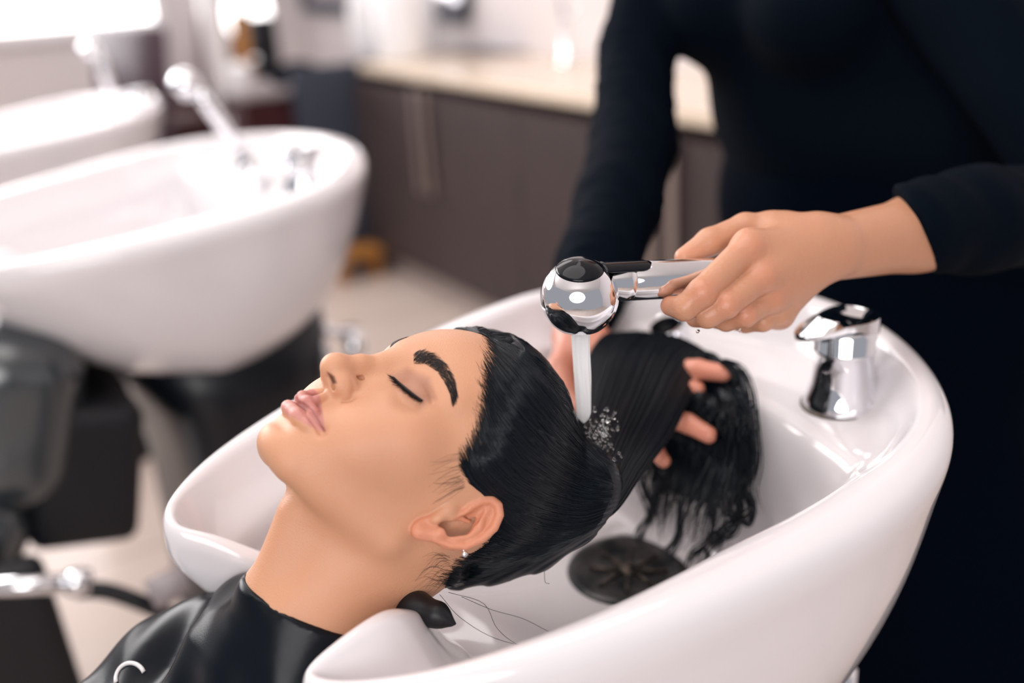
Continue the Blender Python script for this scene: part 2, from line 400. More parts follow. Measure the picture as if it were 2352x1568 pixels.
# ------------------------------------------------------------------ the room
def nodes_floor():
    m = mat('floor_tile', (.66, .55, .49), .28, coat=.2, col2=(.60, .49, .43), nscale=3)
    nt = m.node_tree; b = nt.nodes['Principled BSDF']; src = b.inputs['Base Color'].links[0].from_socket
    br = nt.nodes.new('ShaderNodeTexBrick'); br.offset = 0; br.inputs['Scale'].default_value = 1.0; br.inputs['Brick Width'].default_value = .6; br.inputs['Row Height'].default_value = .6
    br.inputs['Mortar Size'].default_value = .004; br.inputs['Mortar'].default_value = (.33, .27, .24, 1)
    tc = nt.nodes['Texture Coordinate']; nt.links.new(tc.outputs['Object'], br.inputs['Vector']); nt.links.new(src, br.inputs['Color1']); nt.links.new(src, br.inputs['Color2'])
    nt.links.new(br.outputs['Color'], b.inputs['Base Color']); return m
FLOOR = nodes_floor()
WALL = mat('wall_paint', (.80, .74, .74), .6, bump=.1, bscale=200)
CEIL = mat('ceiling_paint', (.85, .83, .82), .7)
def slab(name, c, size, m, bev=0.0, parent=None): return MB().box(c, size, 0, bev).build(name, m, parent, smooth=False)
tag(slab('floor', (.6, 2.2, -.05), (6.4, 9.4, .1), FLOOR), kind='structure')
tag(slab('ceiling', (.6, 2.2, 2.95), (6.4, 9.4, .1), CEIL), kind='structure')
tag(slab('wall_right', (2.53, 2.2, 1.45), (.1, 9.4, 2.9), WALL), kind='structure')
tag(slab('wall_far', (.6, 6.65, 1.45), (6.4, .1, 2.9), WALL), kind='structure')
tag(slab('baseboard_right', (2.47, 5.6, .05), (.02, 2.0, .1), WALL), kind='structure')
DW = mat('dark_wood_laminate', (.062, .044, .044), .5, spec=.3, col2=(.042, .030, .031), nscale=9, stretch=(1, 9, .7), bump=.15, bscale=40)
TOP = mat('cream_stone_worktop', (.72, .58, .44), .22, col2=(.76, .64, .51), nscale=30, coat=.3)
BRUSH = mat('brushed_metal', (.42, .35, .32), .38, metal=.85)
KICK = mat('kickboard', (.44, .37, .34), .45)
# base cabinets along the right wall
DOORH = 'dark wood base cabinet '
def cabinet(y0, y1, label, hs):
    c = empty('base_cabinet', (2.12, (y0 + y1) / 2, 0)); tag(c, label, 'cabinet', 'base cabinets under the worktop')
    w_ = y1 - y0
    slab('carcass', (2.125, (y0 + y1) / 2, .47), (.61, w_ - .002, .74), DW, 0, c)
    slab('kick', (2.14, (y0 + y1) / 2, .05), (.56, w_ - .002, .1), KICK, 0, c)
    n = len(hs); dwid = w_ / n
    for i, side in enumerate(hs):
        a = y0 + i * dwid; d = slab('door', (1.805, a + dwid / 2, .475), (.02, dwid - .006, .735), DW, 0, c)
        hy = a + (.045 if side < 0 else dwid - .045)
        m = MB(); m.box((1.775, hy, .66), (.012, .034, .40), 0, .003); m.box((1.786, hy, .84), (.022, .016, .012)); m.box((1.786, hy, .48), (.022, .016, .012)); m.build('handle', BRUSH, d, smooth=False)
cabinet(2.93, 4.27, 'dark wood base cabinet with a pair of long metal handles, left under the cream worktop', (1, -1))
cabinet(1.38, 2.93, 'dark wood base cabinet partly behind the stylist, with metal handles', (1, -1))
wt = MB().box((2.155, 2.82, .897), (.63, 2.96, .04), 0, .008).build('worktop', TOP, None, smooth=False)
tag(wt, 'long cream stone worktop over the dark cabinets', 'worktop')
# ------------------------------------------------------------------ shampoo basins
def PX(px, py, x):
    r = ray(px, py); return CAM + r * ((x - CAM[0]) / r[0])
def PY(px, py, y):
    r = ray(px, py); return CAM + r * ((y - CAM[1]) / r[1])
def basin_mesh():
    """local frame: x from the neck notch to the back, y across, z height; rows are closed loops from the underside up over the rim and down to the drain"""
    half = [(.214, 0, .893), (.190, .048, .905), (.145, .082, .938), (.118, .108, .950), (.131, .148, .953), (.190, .194, .960), (.290, .232, .970), (.400, .254, .980),
            (.490, .262, .989), (.570, .250, .998), (.632, .216, 1.005), (.684, .160, 1.011), (.722, .088, 1.015), (.738, 0, 1.016)]
    full = half + [(x, -y, z) for (x, y, z) in half[-2:0:-1]]
    full[-1] = (.218, -.062, .918); full[-2] = (.184, -.096, .956); full[-3] = (.124, -.116, .953)
    N = 96
    C = resample_closed(full, N); c0 = C.mean(0)
    # outward plan normal
    t = np.roll(C, -1, 0) - np.roll(C, 1, 0); t /= np.linalg.norm(t[:, :2], axis=1)[:, None]; nrm = np.column_stack([t[:, 1], -t[:, 0], 0 * t[:, 0]])
    if ((C - c0) * nrm).sum() < 0: nrm = -nrm
    x, y = C[:, 0], C[:, 1]
    front = np.clip((.24 - x) / .10, 0, 1); back = np.clip((x - .50) / .12, 0, 1); nt = np.clip(1 - np.abs(y) / .09, 0, 1) * (x < .3)
    def loop(inset, dz, flat=None):
        L = C.copy(); L[:, :2] -= nrm[:, :2] * (inset[:, None] if isinstance(inset, np.ndarray) else inset); L[:, 2] += dz; return L
    one = np.ones(N)
    rimw = .012 + .026 * np.clip((x - .13) / .25, 0, 1) - .014 * back
    def toward(k, z, base=C, ctr=(.44, 0)):
        L = base.copy(); L[:, 0] = ctr[0] + (L[:, 0] - ctr[0]) * k; L[:, 1] = ctr[1] + (L[:, 1] - ctr[1]) * k; L[:, 2] = z; return L
    rows = []
    low = lambda X_: np.interp(X_, [.12, .2, .3, .42, .6, .77], [.815, .765, .700, .655, .69, .78])
    for k, w_ in ((.10, 1), (.34, .985), (.56, .93), (.73, .80), (.86, .60), (.95, .36)):
        L = toward(k, 0 * x); L[:, 2] = (C[:, 2] - .01) * (1 - w_) + low(L[:, 0]) * w_; rows.append(L)
    rows.append(loop(.002 * (1 - front), -.050 + .016 * front)); rows.append(loop(-.004 * (1 - front), -.028 + .01 * front)); rows.append(loop(-.004 * (1 - front), -.012 + .003 * front))
    rows.append(loop(.002, -.001)); rows.append(loop(rimw * .45, .0035)); rows.append(loop(rimw * .85, .001)); rows.append(loop(rimw, -.003)); rows.append(loop(rimw + .004, -.012))
    # shelf at the back that carries the taps
    sh = loop(rimw + .016, 0); sh[:, 2] = np.where(x > .5, C[:, 2] * (1 - back) + .968 * back - .03 * (1 - back), C[:, 2] - .036 + .006 * nt); rows.append(sh)
    sh2 = loop(rimw + .030, 0); sh2[:, 2] = sh[:, 2] * (1 - back) + .963 * back - .012 * (1 - back); rows.append(sh2)
    e = loop(rimw + .036, 0); e[:, 0] = np.minimum(e[:, 0], .608 - 1.25 * np.clip(e[:, 1], -.21, .21) ** 2); e[:, 1] = np.clip(e[:, 1], -.198, .198)
    kk = np.clip((x - .58) / .19, 0, 1)[:, None] ** 1.0
    tgt = e.copy(); e2 = tgt.copy(); e2[:, 2] = sh2[:, 2] * (1 - back) + .962 * back - .015 * (1 - back); rows.append(e2)
    e3 = e2.copy(); e3[:, 0] -= .010 * back; e3[:, 2] -= .010; rows.append(e3)
    e4 = toward(.90, 0, e3, (.44, 0)); e4[:, 0] = np.minimum(e4[:, 0], .575); e4[:, 2] = e3[:, 2] * .55 + .82 * .45 + .006 * front; rows.append(e4)
    d0 = (.495, .004)
    for k, z in ((.74, .832), (.56, .812), (.38, .803)):
        Lx = e3.copy(); Lx[:, 0] = d0[0] + (Lx[:, 0] - d0[0]) * k; Lx[:, 1] = d0[1] + (Lx[:, 1] - d0[1]) * k; Lx[:, 2] = z + .03 * front * (k - .3); rows.append(Lx)
    ang = np.arctan2(e3[:, 1] - d0[1], e3[:, 0] - d0[0])
    for r_, z in ((.062, .8005), (.052, .800), (.048, .797), (.046, .780)):
        rows.append(np.column_stack([d0[0] + r_ * np.cos(ang), d0[1] + r_ * np.sin(ang), one * z]))
    V = np.concatenate(rows); F = []
    for i in range(len(rows) - 1):
        for j in range(N): F.append((i * N + j, i * N + (j + 1) % N, (i + 1) * N + (j + 1) % N, (i + 1) * N + j))
    F.append(tuple(range(N))[::-1]); F.append(tuple((len(rows) - 1) * N + j for j in range(N)))
    return V, F
YAW = math.radians(4.5)
def wl(p):   # world point to the near basin's own frame
    q = np.asarray(p, float) - np.array([.005, .612, 0]); c, s = math.cos(-YAW), math.sin(-YAW); return np.array([c * q[0] - s * q[1], s * q[0] + c * q[1], q[2]])
def make_basin(label):
    root = empty('shampoo_basin', (0, 0, 0)); tag(root, label, 'basin', 'row of white shampoo basins')
    V, F = basin_mesh()
    b = link_mesh('bowl', V, F, CER, root)
    mo = b.modifiers.new('s', 'SUBSURF'); mo.levels = 1; mo.render_levels = 2
    # drain
    m = MB(); d = np.array([.495, .004, .7995])
    m.lathe(d, (0, 0, 1), [(.0, .0005), (.030, .0005), (.0405, .0008), (.044, .0035), (.051, .0045), (.0565, .0035), (.0585, -.001)], 48)
    dr = m.build('drain', MATS['drain_metal'], root)
    m = MB()
    m.lathe(d + [0, 0, .001], (0, 0, 1), [(0, .003), (.008, .0026), (.0085, 0)], 20)
    for k in range(8):
        a = k * PI / 4; m.tube([d + [.009 * math.cos(a), .009 * math.sin(a), .0015], d + [.036 * math.cos(a), .036 * math.sin(a), .0015]], .0016, 6)
    m.build('strainer', MATS['old_metal'], dr)
    # mixer tap on the shelf
    tp = MB(); o = wl(PZ(1932, 928, .962))
    tp.lathe(o, (0, 0, 1), [(0.0323, -0.0022), (0.0332, 0.0033), (0.0310, 0.0088), (0.0272, 0.0220), (0.0253, 0.0374), (0.0255, 0.0506), (0.0263, 0.0517), (0.0263, 0.0539), (0.0255, 0.0550), (0.0260, 0.0682), (0.0227, 0.0726), (0.0000, 0.0737)], 48)
    tap = tp.build('tap', CHROME, root); autosmooth(tap, 50)
    seal = MB(); seal.lathe(o, (0, 0, 1), [(.0322, .002), (.0345, .0015), (.035, -.001)], 40); seal.build('tap_seal', MATS['old_metal'], tap)
    # lever: a slanted leaf-shaped hood over the body
    m = MB(); NU = 36; R0 = .0222
    top = []; bot = []
    for j in range(NU):
        a = 2 * PI * j / NU; cx_, sy_ = math.cos(a), math.sin(a)
        ln = R0 * (1 + .75 * max(0, -cx_) ** 2.2 + .12 * max(0, cx_) ** 6); zz = .072 + .0015 * cx_ - .009 * max(0, -cx_) ** 2 + .003 * abs(sy_)
        top.append((ln * cx_, ln * sy_ * (1 - .18 * max(0, -cx_)), zz)); bot.append((ln * cx_, ln * sy_ * (1 - .18 * max(0, -cx_)), zz - .002 - .012 * max(0, cx_) - .004 * (1 - abs(cx_))))
    rings = [[(0, 0, .0715)] * NU, [(p[0] * .55, p[1] * .55, .0725 - .004 * p[0] / R0 * .5) for p in top], [(p[0] * .9, p[1] * .9, p[2] + .0004) for p in top], top, bot, [(p[0] * .9, p[1] * .9, p[2] - .0006) for p in bot], [(p[0] * .5, p[1] * .5, .062) for p in bot]]
    V = np.array([q for r_ in rings for q in r_]); ca, sa = math.cos(-.5), math.sin(-.5)
    V = np.column_stack([V[:, 0] * ca - V[:, 1] * sa, V[:, 0] * sa + V[:, 1] * ca, V[:, 2]]) * np.array([1.15, 1.15, 1.1]) + o
    m.add(V, [(i * NU + j, i * NU + (j + 1) % NU, (i + 1) * NU + (j + 1) % NU, (i + 1) * NU + j) for i in range(len(rings) - 1) for j in range(NU)])
    lv = m.build('tap_lever', CHROME, tap); autosmooth(lv, 35)
    # hand-shower holder: a chrome socket
    m = MB(); h = wl(PZ(1548, 806, .962))
    ax = np.array([-.35, .05, .93])
    m.lathe(h, ax, [(.021, -.004), (.0215, .012), (.0195, .022), (.0205, .032), (.0190, .034), (.0150, .033), (.0145, .012), (0, .010)], 40)
    hd = m.build('shower_holder', CHROME, root); autosmooth(hd, 50)
    mm = MB(); mm.lathe(h, ax, [(.0148, .0325), (.0142, .014), (0, .012)], 30); mm.build('socket_liner', RUBBER, hd)
    # pedestal under the bowl
    m = MB()
    ring = []
    for (z, sx, sy, cx_) in ((0, .16, .15, .50), (.02, .16, .15, .50), (.05, .13, .13, .50), (.40, .12, .13, .50), (.60, .13, .14, .49), (.735, .15, .17, .47)):
        for j in range(32):
            a = 2 * PI * j / 32; c_, s_ = math.cos(a), math.sin(a); q = (abs(c_) ** 4 + abs(s_) ** 4) ** -.25
            ring.append((cx_ + sx * c_ * q, sy * s_ * q, z))
    m.add(ring, [(i * 32 + j, i * 32 + (j + 1) % 32, (i + 1) * 32 + (j + 1) % 32, (i + 1) * 32 + j) for i in range(5) for j in range(32)] + [tuple(range(32))[::-1], tuple(160 + j for j in range(32))])
    m.build('pedestal', MATS['pedestal_black'], root)
    m = MB(); m.box((.46, 0, .26), (.15, .22, .50), 0, .01); m.build('base_box', MATS['base_grey'], root, smooth=False)
    m = MB(); m.tube([(.60, -.10, .72), (.615, -.10, .60), (.60, -.09, .42)], .012, 12); m.tube([(.60, -.09, .70), (.655, -.12, .66)], .010, 12); m.tube([(.655, -.12, .68), (.655, -.12, .60)], .016, 16); br = m.build('tilt_bracket', CHROME, root)
    return root
mat('base_grey', (.085, .075, .075), .5)
mat('drain_metal', (.10, .10, .10), .35, metal=.8, col2=(.012, .018, .022), nscale=40, bump=.5, bscale=120)
mat('old_metal', (.16, .13, .10), .4, metal=.9, col2=(.03, .03, .03), nscale=120)
mat('pedestal_black', (.004, .006, .010), .35)
basin = make_basin('white ceramic basin nearest the camera, with the client\'s head resting in it')
YAW = math.radians(4.5)
def place_basin(b, y): b.location = (.005, y, 0); b.rotation_euler = (0, 0, YAW)
place_basin(basin, .612)
basin2 = copy_tree(basin); place_basin(basin2, 1.80); basin2.scale = (1.20, 1.32, 1.0); basin2.location.x = -.13; basin2.location.y -= .02; basin2.location.z = .012; basin2.rotation_euler[2] = math.radians(8); basin2['label'] = 'empty white basin second from the camera, above the black salon chair'
basin3 = copy_tree(basin); place_basin(basin3, 3.02); basin3.location.x = -.09; basin3.scale = (1.06, 1.18, 1.0); basin3.rotation_euler[2] = math.radians(7); basin3['label'] = 'blurred white basin at the left edge, farthest in the row'
bpy.context.view_layer.update()
for b_, fp, hp in ((basin2, PZ(700, 445, .975), PZ(588, 398, .975)), (basin3, PZ(330, 275, .965), PZ(268, 252, .965))):
    inv = b_.matrix_world.inverted()
    for ch_, wp, l0 in (('tap', fp, wl(PZ(1932, 928, .962))), ('shower_holder', hp, wl(PZ(1540, 782, .962)))):
        for o_ in children(b_):
            if o_.name.split('.')[0] == ch_: q_ = inv @ Vector(wp); o_.location = (q_.x - l0[0], q_.y - l0[1], 0)
def bl(p, b):   # basin-local point to world
    x, y, z = p; c, s = math.cos(YAW), math.sin(YAW); return np.array([b.location[0] + c * x - s * y, b.location[1] + s * x + c * y, b.location[2] + z])

V, Q = sdf_mesh(head_sdf, (-130, -150, -215), (130, 135, 130), .8)
V = relax(V, Q, 1, .4)
print('head', len(V))
client = empty('person', tuple(HT))
tag(client, 'person lying back with closed eyes and wet black hair, wearing a black cape', 'person')
body = link_mesh('body', h2w(V), Q[:, ::-1], SKIN, client)
def w2px(Wp):
    c = (np.asarray(Wp) - CAM) @ ROT; return np.column_stack([CX + FPX * c[:, 0] / c[:, 2], CY + FPX * c[:, 1] / c[:, 2]])
def soft(d, w_): return np.clip(.5 - d / w_, 0, 1) ** 2 * (3 - 2 * np.clip(.5 - d / w_, 0, 1))
def blend(c, m, col): return c * (1 - m[:, None]) + np.array(col) * m[:, None]
def paint_face(V):
    """skin tones: lips, lids, ears, cheeks; painted shade: lids, mouth seam, nostrils"""
    A = V.copy(); A[:, 0] = np.abs(A[:, 0]); q = w2px(h2w(A)).astype(np.float32); front = A[:, 1] > 60
    c = np.tile(np.array(SKINC), (len(V), 1))
    c = blend(c, .15 * soft(polysd(q, np.array([(800, 930), (960, 950), (1000, 1050), (850, 1100), (760, 1040)], float)), 160), (.66, .30, .20))
    c = blend(c, .72 * soft(polysd(q, np.array([(900, 862), (935, 845), (985, 868), (1000, 915), (975, 925), (930, 900)], float)), 22) * front, (.36, .16, .105))  # brownish lid tone, deepened with painted shade
    c = blend(c, .35 * soft(polysd(q, np.array([(895, 872), (930, 905), (975, 935), (985, 922), (930, 885)], float)), 18) * front, (.34, .17, .12))
    upper = np.array([(676, 930), (684, 900), (703, 888), (716, 888), (733, 901), (741, 945), (747, 990), (738, 974), (720, 947), (700, 928)], float)
    lower = np.array([(640, 955), (645, 925), (666, 914), (700, 926), (722, 948), (746, 990), (736, 990), (700, 972), (668, 955), (650, 955)], float)
    fr = front & (np.abs(A[:, 2] + 44) < 16)
    c = blend(c, .95 * soft(polysd(q, upper), 5) * fr, (.52, .20, .175))
    c = blend(c, .95 * soft(polysd(q, lower), 5) * fr, (.60, .26, .225))
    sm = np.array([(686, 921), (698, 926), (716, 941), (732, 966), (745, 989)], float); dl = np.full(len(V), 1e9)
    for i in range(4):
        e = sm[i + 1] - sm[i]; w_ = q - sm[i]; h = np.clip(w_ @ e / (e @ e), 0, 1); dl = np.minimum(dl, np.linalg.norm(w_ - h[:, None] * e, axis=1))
    c = blend(c, .85 * np.clip(1 - dl / 4.0, 0, 1) * fr, (.20, .05, .05))  # inner-lip red darkened into painted shade along the mouth seam
    m = (np.linalg.norm(A - (E0 + np.array([4, -14, 14])), axis=1) < 50); e = np.zeros(len(V))
    e[m] = np.clip((2.5 - ear_sdf(A[m].astype(np.float32))) / 2.5, 0, 1); c = blend(c, .75 * e, (.70, .27, .16))
    c = blend(c, .9 * soft(polysd(q, np.array([(751, 853), (768, 864), (774, 880), (764, 881)], float)), 6) * front, (.10, .03, .02))  # red nostril interior, with the shade of the hole painted in
    return c
SKINC = (.65, .33, .195)
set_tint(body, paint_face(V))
# ------------------------------------------------------------------ hand shower with the running water
import numpy as _n
def tomm(p): return np.asarray(p, float) * 1000
SPH = P(1331, 682, .742)                      # centre of the ball head
HX0 = P(1402, 648, .745); HX1 = P(1800, 626, .800)   # handle axis
def make_shower():
    root = empty('hand_shower', tuple(SPH)); tag(root, 'chrome ball-headed hand shower with running water, held by the stylist', 'hand shower')
    R_ = .0285; ax = HX1 - HX0; ax /= np.linalg.norm(ax)
    dn_ = np.array([0, 0, -1.0]); n = 64; m = MB()
    prof = []
    for k in range(0, 41):
        a = PI * k / 40; rr = R_ * math.sin(a); hh = R_ * math.cos(a)
        if hh < -.0235: break
        prof.append((rr, hh))
    prof += [(.0158, -.0238), (.0150, -.0236), (.0148, -.020), (0, -.0205)]
    m.lathe(SPH, (0, 0, 1), prof, n)
    body_ = m.build('shower_ball', CHROME, root)
    # spray face
    m = MB(); m.lathe(SPH, (0, 0, 1), [(.0146, -.0222), (.012, -.0238), (0, -.0242)], 40); m.build('spray_face', DKCHROME, body_)
    # oval black cap let into the top with a tongue along the handle
    up = P(1331, 682, .742) * 0 + np.array([-.10, -.22, 1.0]); up /= np.linalg.norm(up)
    m = MB(); m.lathe(SPH, up, [(0, .0300)] + [( (R_ + .0009) * math.sin(t), (R_ + .0009) * math.cos(t)) for t in np.linspace(.1, .64, 9)] + [((R_ - .001) * math.sin(.66), (R_ - .001) * math.cos(.66))], 48)
    m.build('cap', DKCHROME, root)
    m = MB()
    # handle
    s0 = HX0 - ax * .004; L = np.linalg.norm(HX1 - s0)
    prof = [(.0105, .0), (.0118, .004), (.0142, .012), (.0146, .018), (.0139, .0185), (.0139, .0195), (.0144, .020), (.0146, .05), (.0143, L * .55), (.0128, L * .8), (.0105, L * .97), (.009, L), (0, L)]
    m.lathe(s0, ax, prof, 48); h = m.build('handle', CHROME, root); autosmooth(h, 60)
    m = MB(); side = np.cross(ax, up); side /= np.linalg.norm(side); u2 = np.cross(side, ax); u2 *= np.sign(u2 @ up)
    # dark tongue on top of the handle
    rows = []
    for t in np.linspace(-.010, .030, 14):
        wd = .0085 * math.sqrt(max(0, 1 - max(0, (t - .020) / .0101) ** 2)) + 1e-5; r_ = []
        rb = .0148 + .0005
        for q in np.linspace(-1, 1, 13):
            a = q * wd / rb; r_.append(s0 + ax * (t + .004) + (u2 * math.cos(a) + side * math.sin(a)) * rb)
        rows.append(r_)
    m.add(np.array(rows).reshape(-1, 3), [(i * 13 + j, i * 13 + j + 1, (i + 1) * 13 + j + 1, (i + 1) * 13 + j) for i in range(13) for j in range(12)])
    tg = m.build('cap_tongue', DKCHROME, h); so = tg.modifiers.new('t', 'SOLIDIFY'); so.thickness = .0012
    return root
shower = make_shower()
# stream of water from the spray face down to the hair
top = SPH + np.array([0, 0, -.0242]); zb = P(1338, 1024, .742)[2]
rng = np.random.RandomState(3)
m = MB(); NS = 48; rows = []
hgt = top[2] - zb
for i, t in enumerate(np.linspace(0, 1, 60)):
    r0 = (.0068 - .0014 * t) * (1 - max(0, (t - .86) / .14) ** 2 * .85)
    for j in range(NS):
        a = 2 * PI * j / NS; rr = r0 * (1 + .05 * math.sin(3 * a + 5 * t) + .06 * math.sin(9 * a + 1.5 * math.sin(6 * t)) + .02 * math.sin(23 * a + 4 * t))
        rows.append(top + np.array([rr * math.cos(a), rr * math.sin(a), -hgt * t]))
m.add(rows, [(i * NS + j, i * NS + (j + 1) % NS, (i + 1) * NS + (j + 1) % NS, (i + 1) * NS + j) for i in range(59) for j in range(NS)] + [tuple(range(NS))[::-1], tuple(59 * NS + j for j in range(NS))])
st = m.build('water_stream', WATER, None); tag(st, 'white column of water falling from the shower head onto the hair', 'water', kind='stuff')
# ------------------------------------------------------------------ the stylist (millimetres, world axes)
def J(px, py, d): return P(px, py, d) * 1000
SK = 1.0
def lefthand(p):
    W = J(1893, 570, .805)
    mcp = [J(1722, 566, .768), J(1752, 632, .766), J(1772, 684, .780), J(1790, 722, .797)]
    d = cone(p, J(2600, 470, 1.03), J(2110, 531, .862), 40, 29)
    d = smin(d, cone(p, J(2110, 531, .862), J(1930, 562, .812), 29, 23.5), 18)
    d = smin(d, cone(p, J(2110, 545, .870), J(1925, 575, .822), 26, 22), 12)
    for q, r0, r1 in zip(mcp, (20, 20, 18, 16), (13.5, 13.5, 12.5, 11)): d = smin(d, cone(p, W, q, r0, r1), 14)
    d = smin(d, cone(p, J(1860, 545, .80), J(1775, 530, .80), 18, 15), 14)
    k = 6.0
    f1 = chain(p, [mcp[0], J(1612, 672, .738), J(1572, 707, .741), J(1540, 702, .752)], [12, 10.6, 9.2, 7.4], 3)
    f2 = chain(p, [mcp[1], J(1668, 700, .742), J(1625, 726, .746), J(1597, 730, .762)], [12, 9.8, 8.6, 7.2], 3)
    f3 = chain(p, [mcp[2], J(1712, 724, .757), J(1668, 737, .768), J(1645, 735, .785)], [11, 8.6, 7.6, 6.6], 3)
    f4 = chain(p, [mcp[3], J(1752, 738, .780), J(1712, 744, .792), J(1690, 742, .806)], [10, 7.6, 6.6, 5.8], 3)
    th = chain(p, [J(1800, 528, .803), J(1712, 524, .800), J(1630, 556, .792), J(1572, 590, .786)], [14, 11.6, 10.6, 7.6], 4)
    fin = f1
    for f in (f2, f3, f4): fin = smin(fin, f, 1.4)
    d = smin(d, fin, 7); d = smin(d, th, 6)
    # knuckles and tendons
    for q, h in zip(mcp, (3.5, 5, 4.5, 4)):
        d = smin(d, ell(p, q + (CAM * 1000 - q) / np.linalg.norm(CAM * 1000 - q) * 9, (7, 7, 6)), 7)
    for q in mcp[:3]:
        to = (CAM * 1000 - q) / np.linalg.norm(CAM * 1000 - q)
        d = smin(d, cone(p, q + to * 9, W + to * 17, 2.5, 2), 6)
    # creases between thumb and hand and at the finger joints
    d = smax(d, -cone(p, J(1690, 540, .775), J(1612, 604, .770), 1.6, 3.2), 4)
    for a, b in (((1590, 690, .727), (1600, 735, .738)), ((1628, 650, .728), (1648, 668, .728))):
        d = smax(d, -cone(p, J(*a), J(*b), .5, .5), 1.8)
    return d
def righthand(p):
    W = J(1330, 775, 1.045)
    d = chain(p, [J(1420, 470, 1.20), J(1375, 610, 1.11), W], [32, 27, 23])
    mcp = [J(1465, 842, .97), J(1470, 882, .965), J(1450, 930, .96), J(1425, 975, .95)]
    for q in mcp: d = smin(d, cone(p, W, q, 20, 12.5), 14)
    d = smin(d, chain(p, [W, J(1285, 850, 1.0), J(1300, 905, .97), J(1330, 940, .95)], [19, 14, 11, 8.5], 4), 10)
    fs = [chain(p, [mcp[0], J(1535, 846, .955), J(1605, 848, .93), J(1660, 857, .912)], [11, 9.8, 9.2, 8.0], 3),
          chain(p, [mcp[1], J(1530, 882, .95), J(1572, 890, .93), J(1602, 893, .92)], [11, 9.4, 8.4, 7], 3),
          chain(p, [mcp[2], J(1515, 952, .93), J(1580, 972, .905), J(1628, 998, .888)], [11, 9.6, 9, 7.8], 3),
          chain(p, [mcp[3], J(1475, 1010, .92), J(1505, 1035, .905), J(1524, 1058, .895)], [10, 8.4, 7.4, 6.4], 3)]
    for f in fs: d = smin(d, f, 4)
    return d
SR = np.array([960, 1150, 1352.0]); SL = np.array([1010, 830, 1362.0]); EL = J(2560, 480, 1.03)
ARM_R = [SR, J(1462, 120, 1.375), J(1455, 330, 1.30), J(1420, 470, 1.20), J(1375, 610, 1.11), J(1346, 700, 1.07)]
def torso_core(p):
    d = ell(p, (1060, 985, 1230), (95, 150, 220))
    d = smin(d, ell(p, (1100, 950, 960), (110, 160, 140)), 60)
    d = smin(d, cone(p, SR, SL, 42, 42), 60)
    d = smin(d, cone(p, (1020, 990, 1380), (1000, 985, 1470), 48, 46), 30)
    d = smin(d, ell(p, (975, 985, 1560), (98, 76, 115)), 20)
    d = smin(d, chain(p, ARM_R, [40, 36, 34, 32, 27, 24]), 20)
    d = smin(d, chain(p, [SL, EL], [40, 34]), 20)
    d = smin(d, chain(p, [(1130, 870, 850), (1140, 820, 450), (1150, 800, 60)], [70, 52, 40]), 40)
    d = smin(d, chain(p, [(1130, 1010, 850), (1140, 980, 450), (1150, 970, 60)], [70, 52, 40]), 40)
    return d
def merge(parts):
    V = []; Q = []; n = 0
    for v, q in parts: V.append(v); Q.append(q + n); n += len(v)
    return np.concatenate(V), np.concatenate(Q)
def bbox(*pts, pad=50):
    a = np.array(pts); return a.min(0) - pad, a.max(0) + pad
lo, hi = bbox(J(1500, 450, .74), J(1500, 780, .74), J(2330, 400, .95), J(2330, 700, .9), J(1800, 750, .85), pad=25)
v1, q1 = sdf_mesh(lefthand, lo, hi, 1.0 * SK); v1 = relax(v1, q1, 2, .5)
lo, hi = bbox(J(1240, 740, 1.1), J(1430, 400, 1.3), J(1700, 850, 1.05), J(1540, 1080, .88), J(1680, 850, .89), pad=30)
v2, q2 = sdf_mesh(righthand, lo, hi, 1.6 * SK); v2 = relax(v2, q2, 2, .5)
v3, q3 = sdf_mesh(torso_core, (640, 480, 0), (1300, 1260, 1700), 8)
stylist = empty('person', (1.13, .89, 0)); tag(stylist, 'standing stylist in long-sleeved black clothes rinsing the client\'s hair', 'person')
V, Q = merge([(v1, q1), (v2, q2), (v3, q3)]); sb = link_mesh('body', V / 1000, Q, SKIN2, stylist)
tint = np.tile(np.array([.56, .275, .165]), (len(V), 1))
def near(pts, rad):
    return np.clip(1 - np.min([np.linalg.norm(V - J(*q), axis=1) for q in pts], axis=0) / rad, 0, 1)
kn = near([(1612, 672, .728), (1668, 700, .732), (1712, 724, .748), (1722, 566, .756), (1752, 632, .754), (1772, 684, .768), (1540, 702, .752), (1572, 590, .786), (1597, 730, .76)], 20)
tint = tint * (1 - .35 * kn[:, None]) + np.array([.66, .22, .14]) * .35 * kn[:, None]
tint[len(v1):len(v1) + len(v2)] = (.58, .23, .155)
set_tint(sb, tint)
def unit(v): v = np.asarray(v, float); return v / np.linalg.norm(v)
def folds(p, axis, amp, lam, seed=0):
    r_ = np.random.RandomState(seed); a = np.array(axis, float); a /= np.linalg.norm(a); out = 0
    for k in range(4):
        dv = a + r_.normal(0, .35, 3); out = out + np.sin(p @ (dv / np.linalg.norm(dv)) * (2 * PI / (lam * r_.uniform(.7, 1.5))) + r_.uniform(0, 6))
    return amp * out / 4
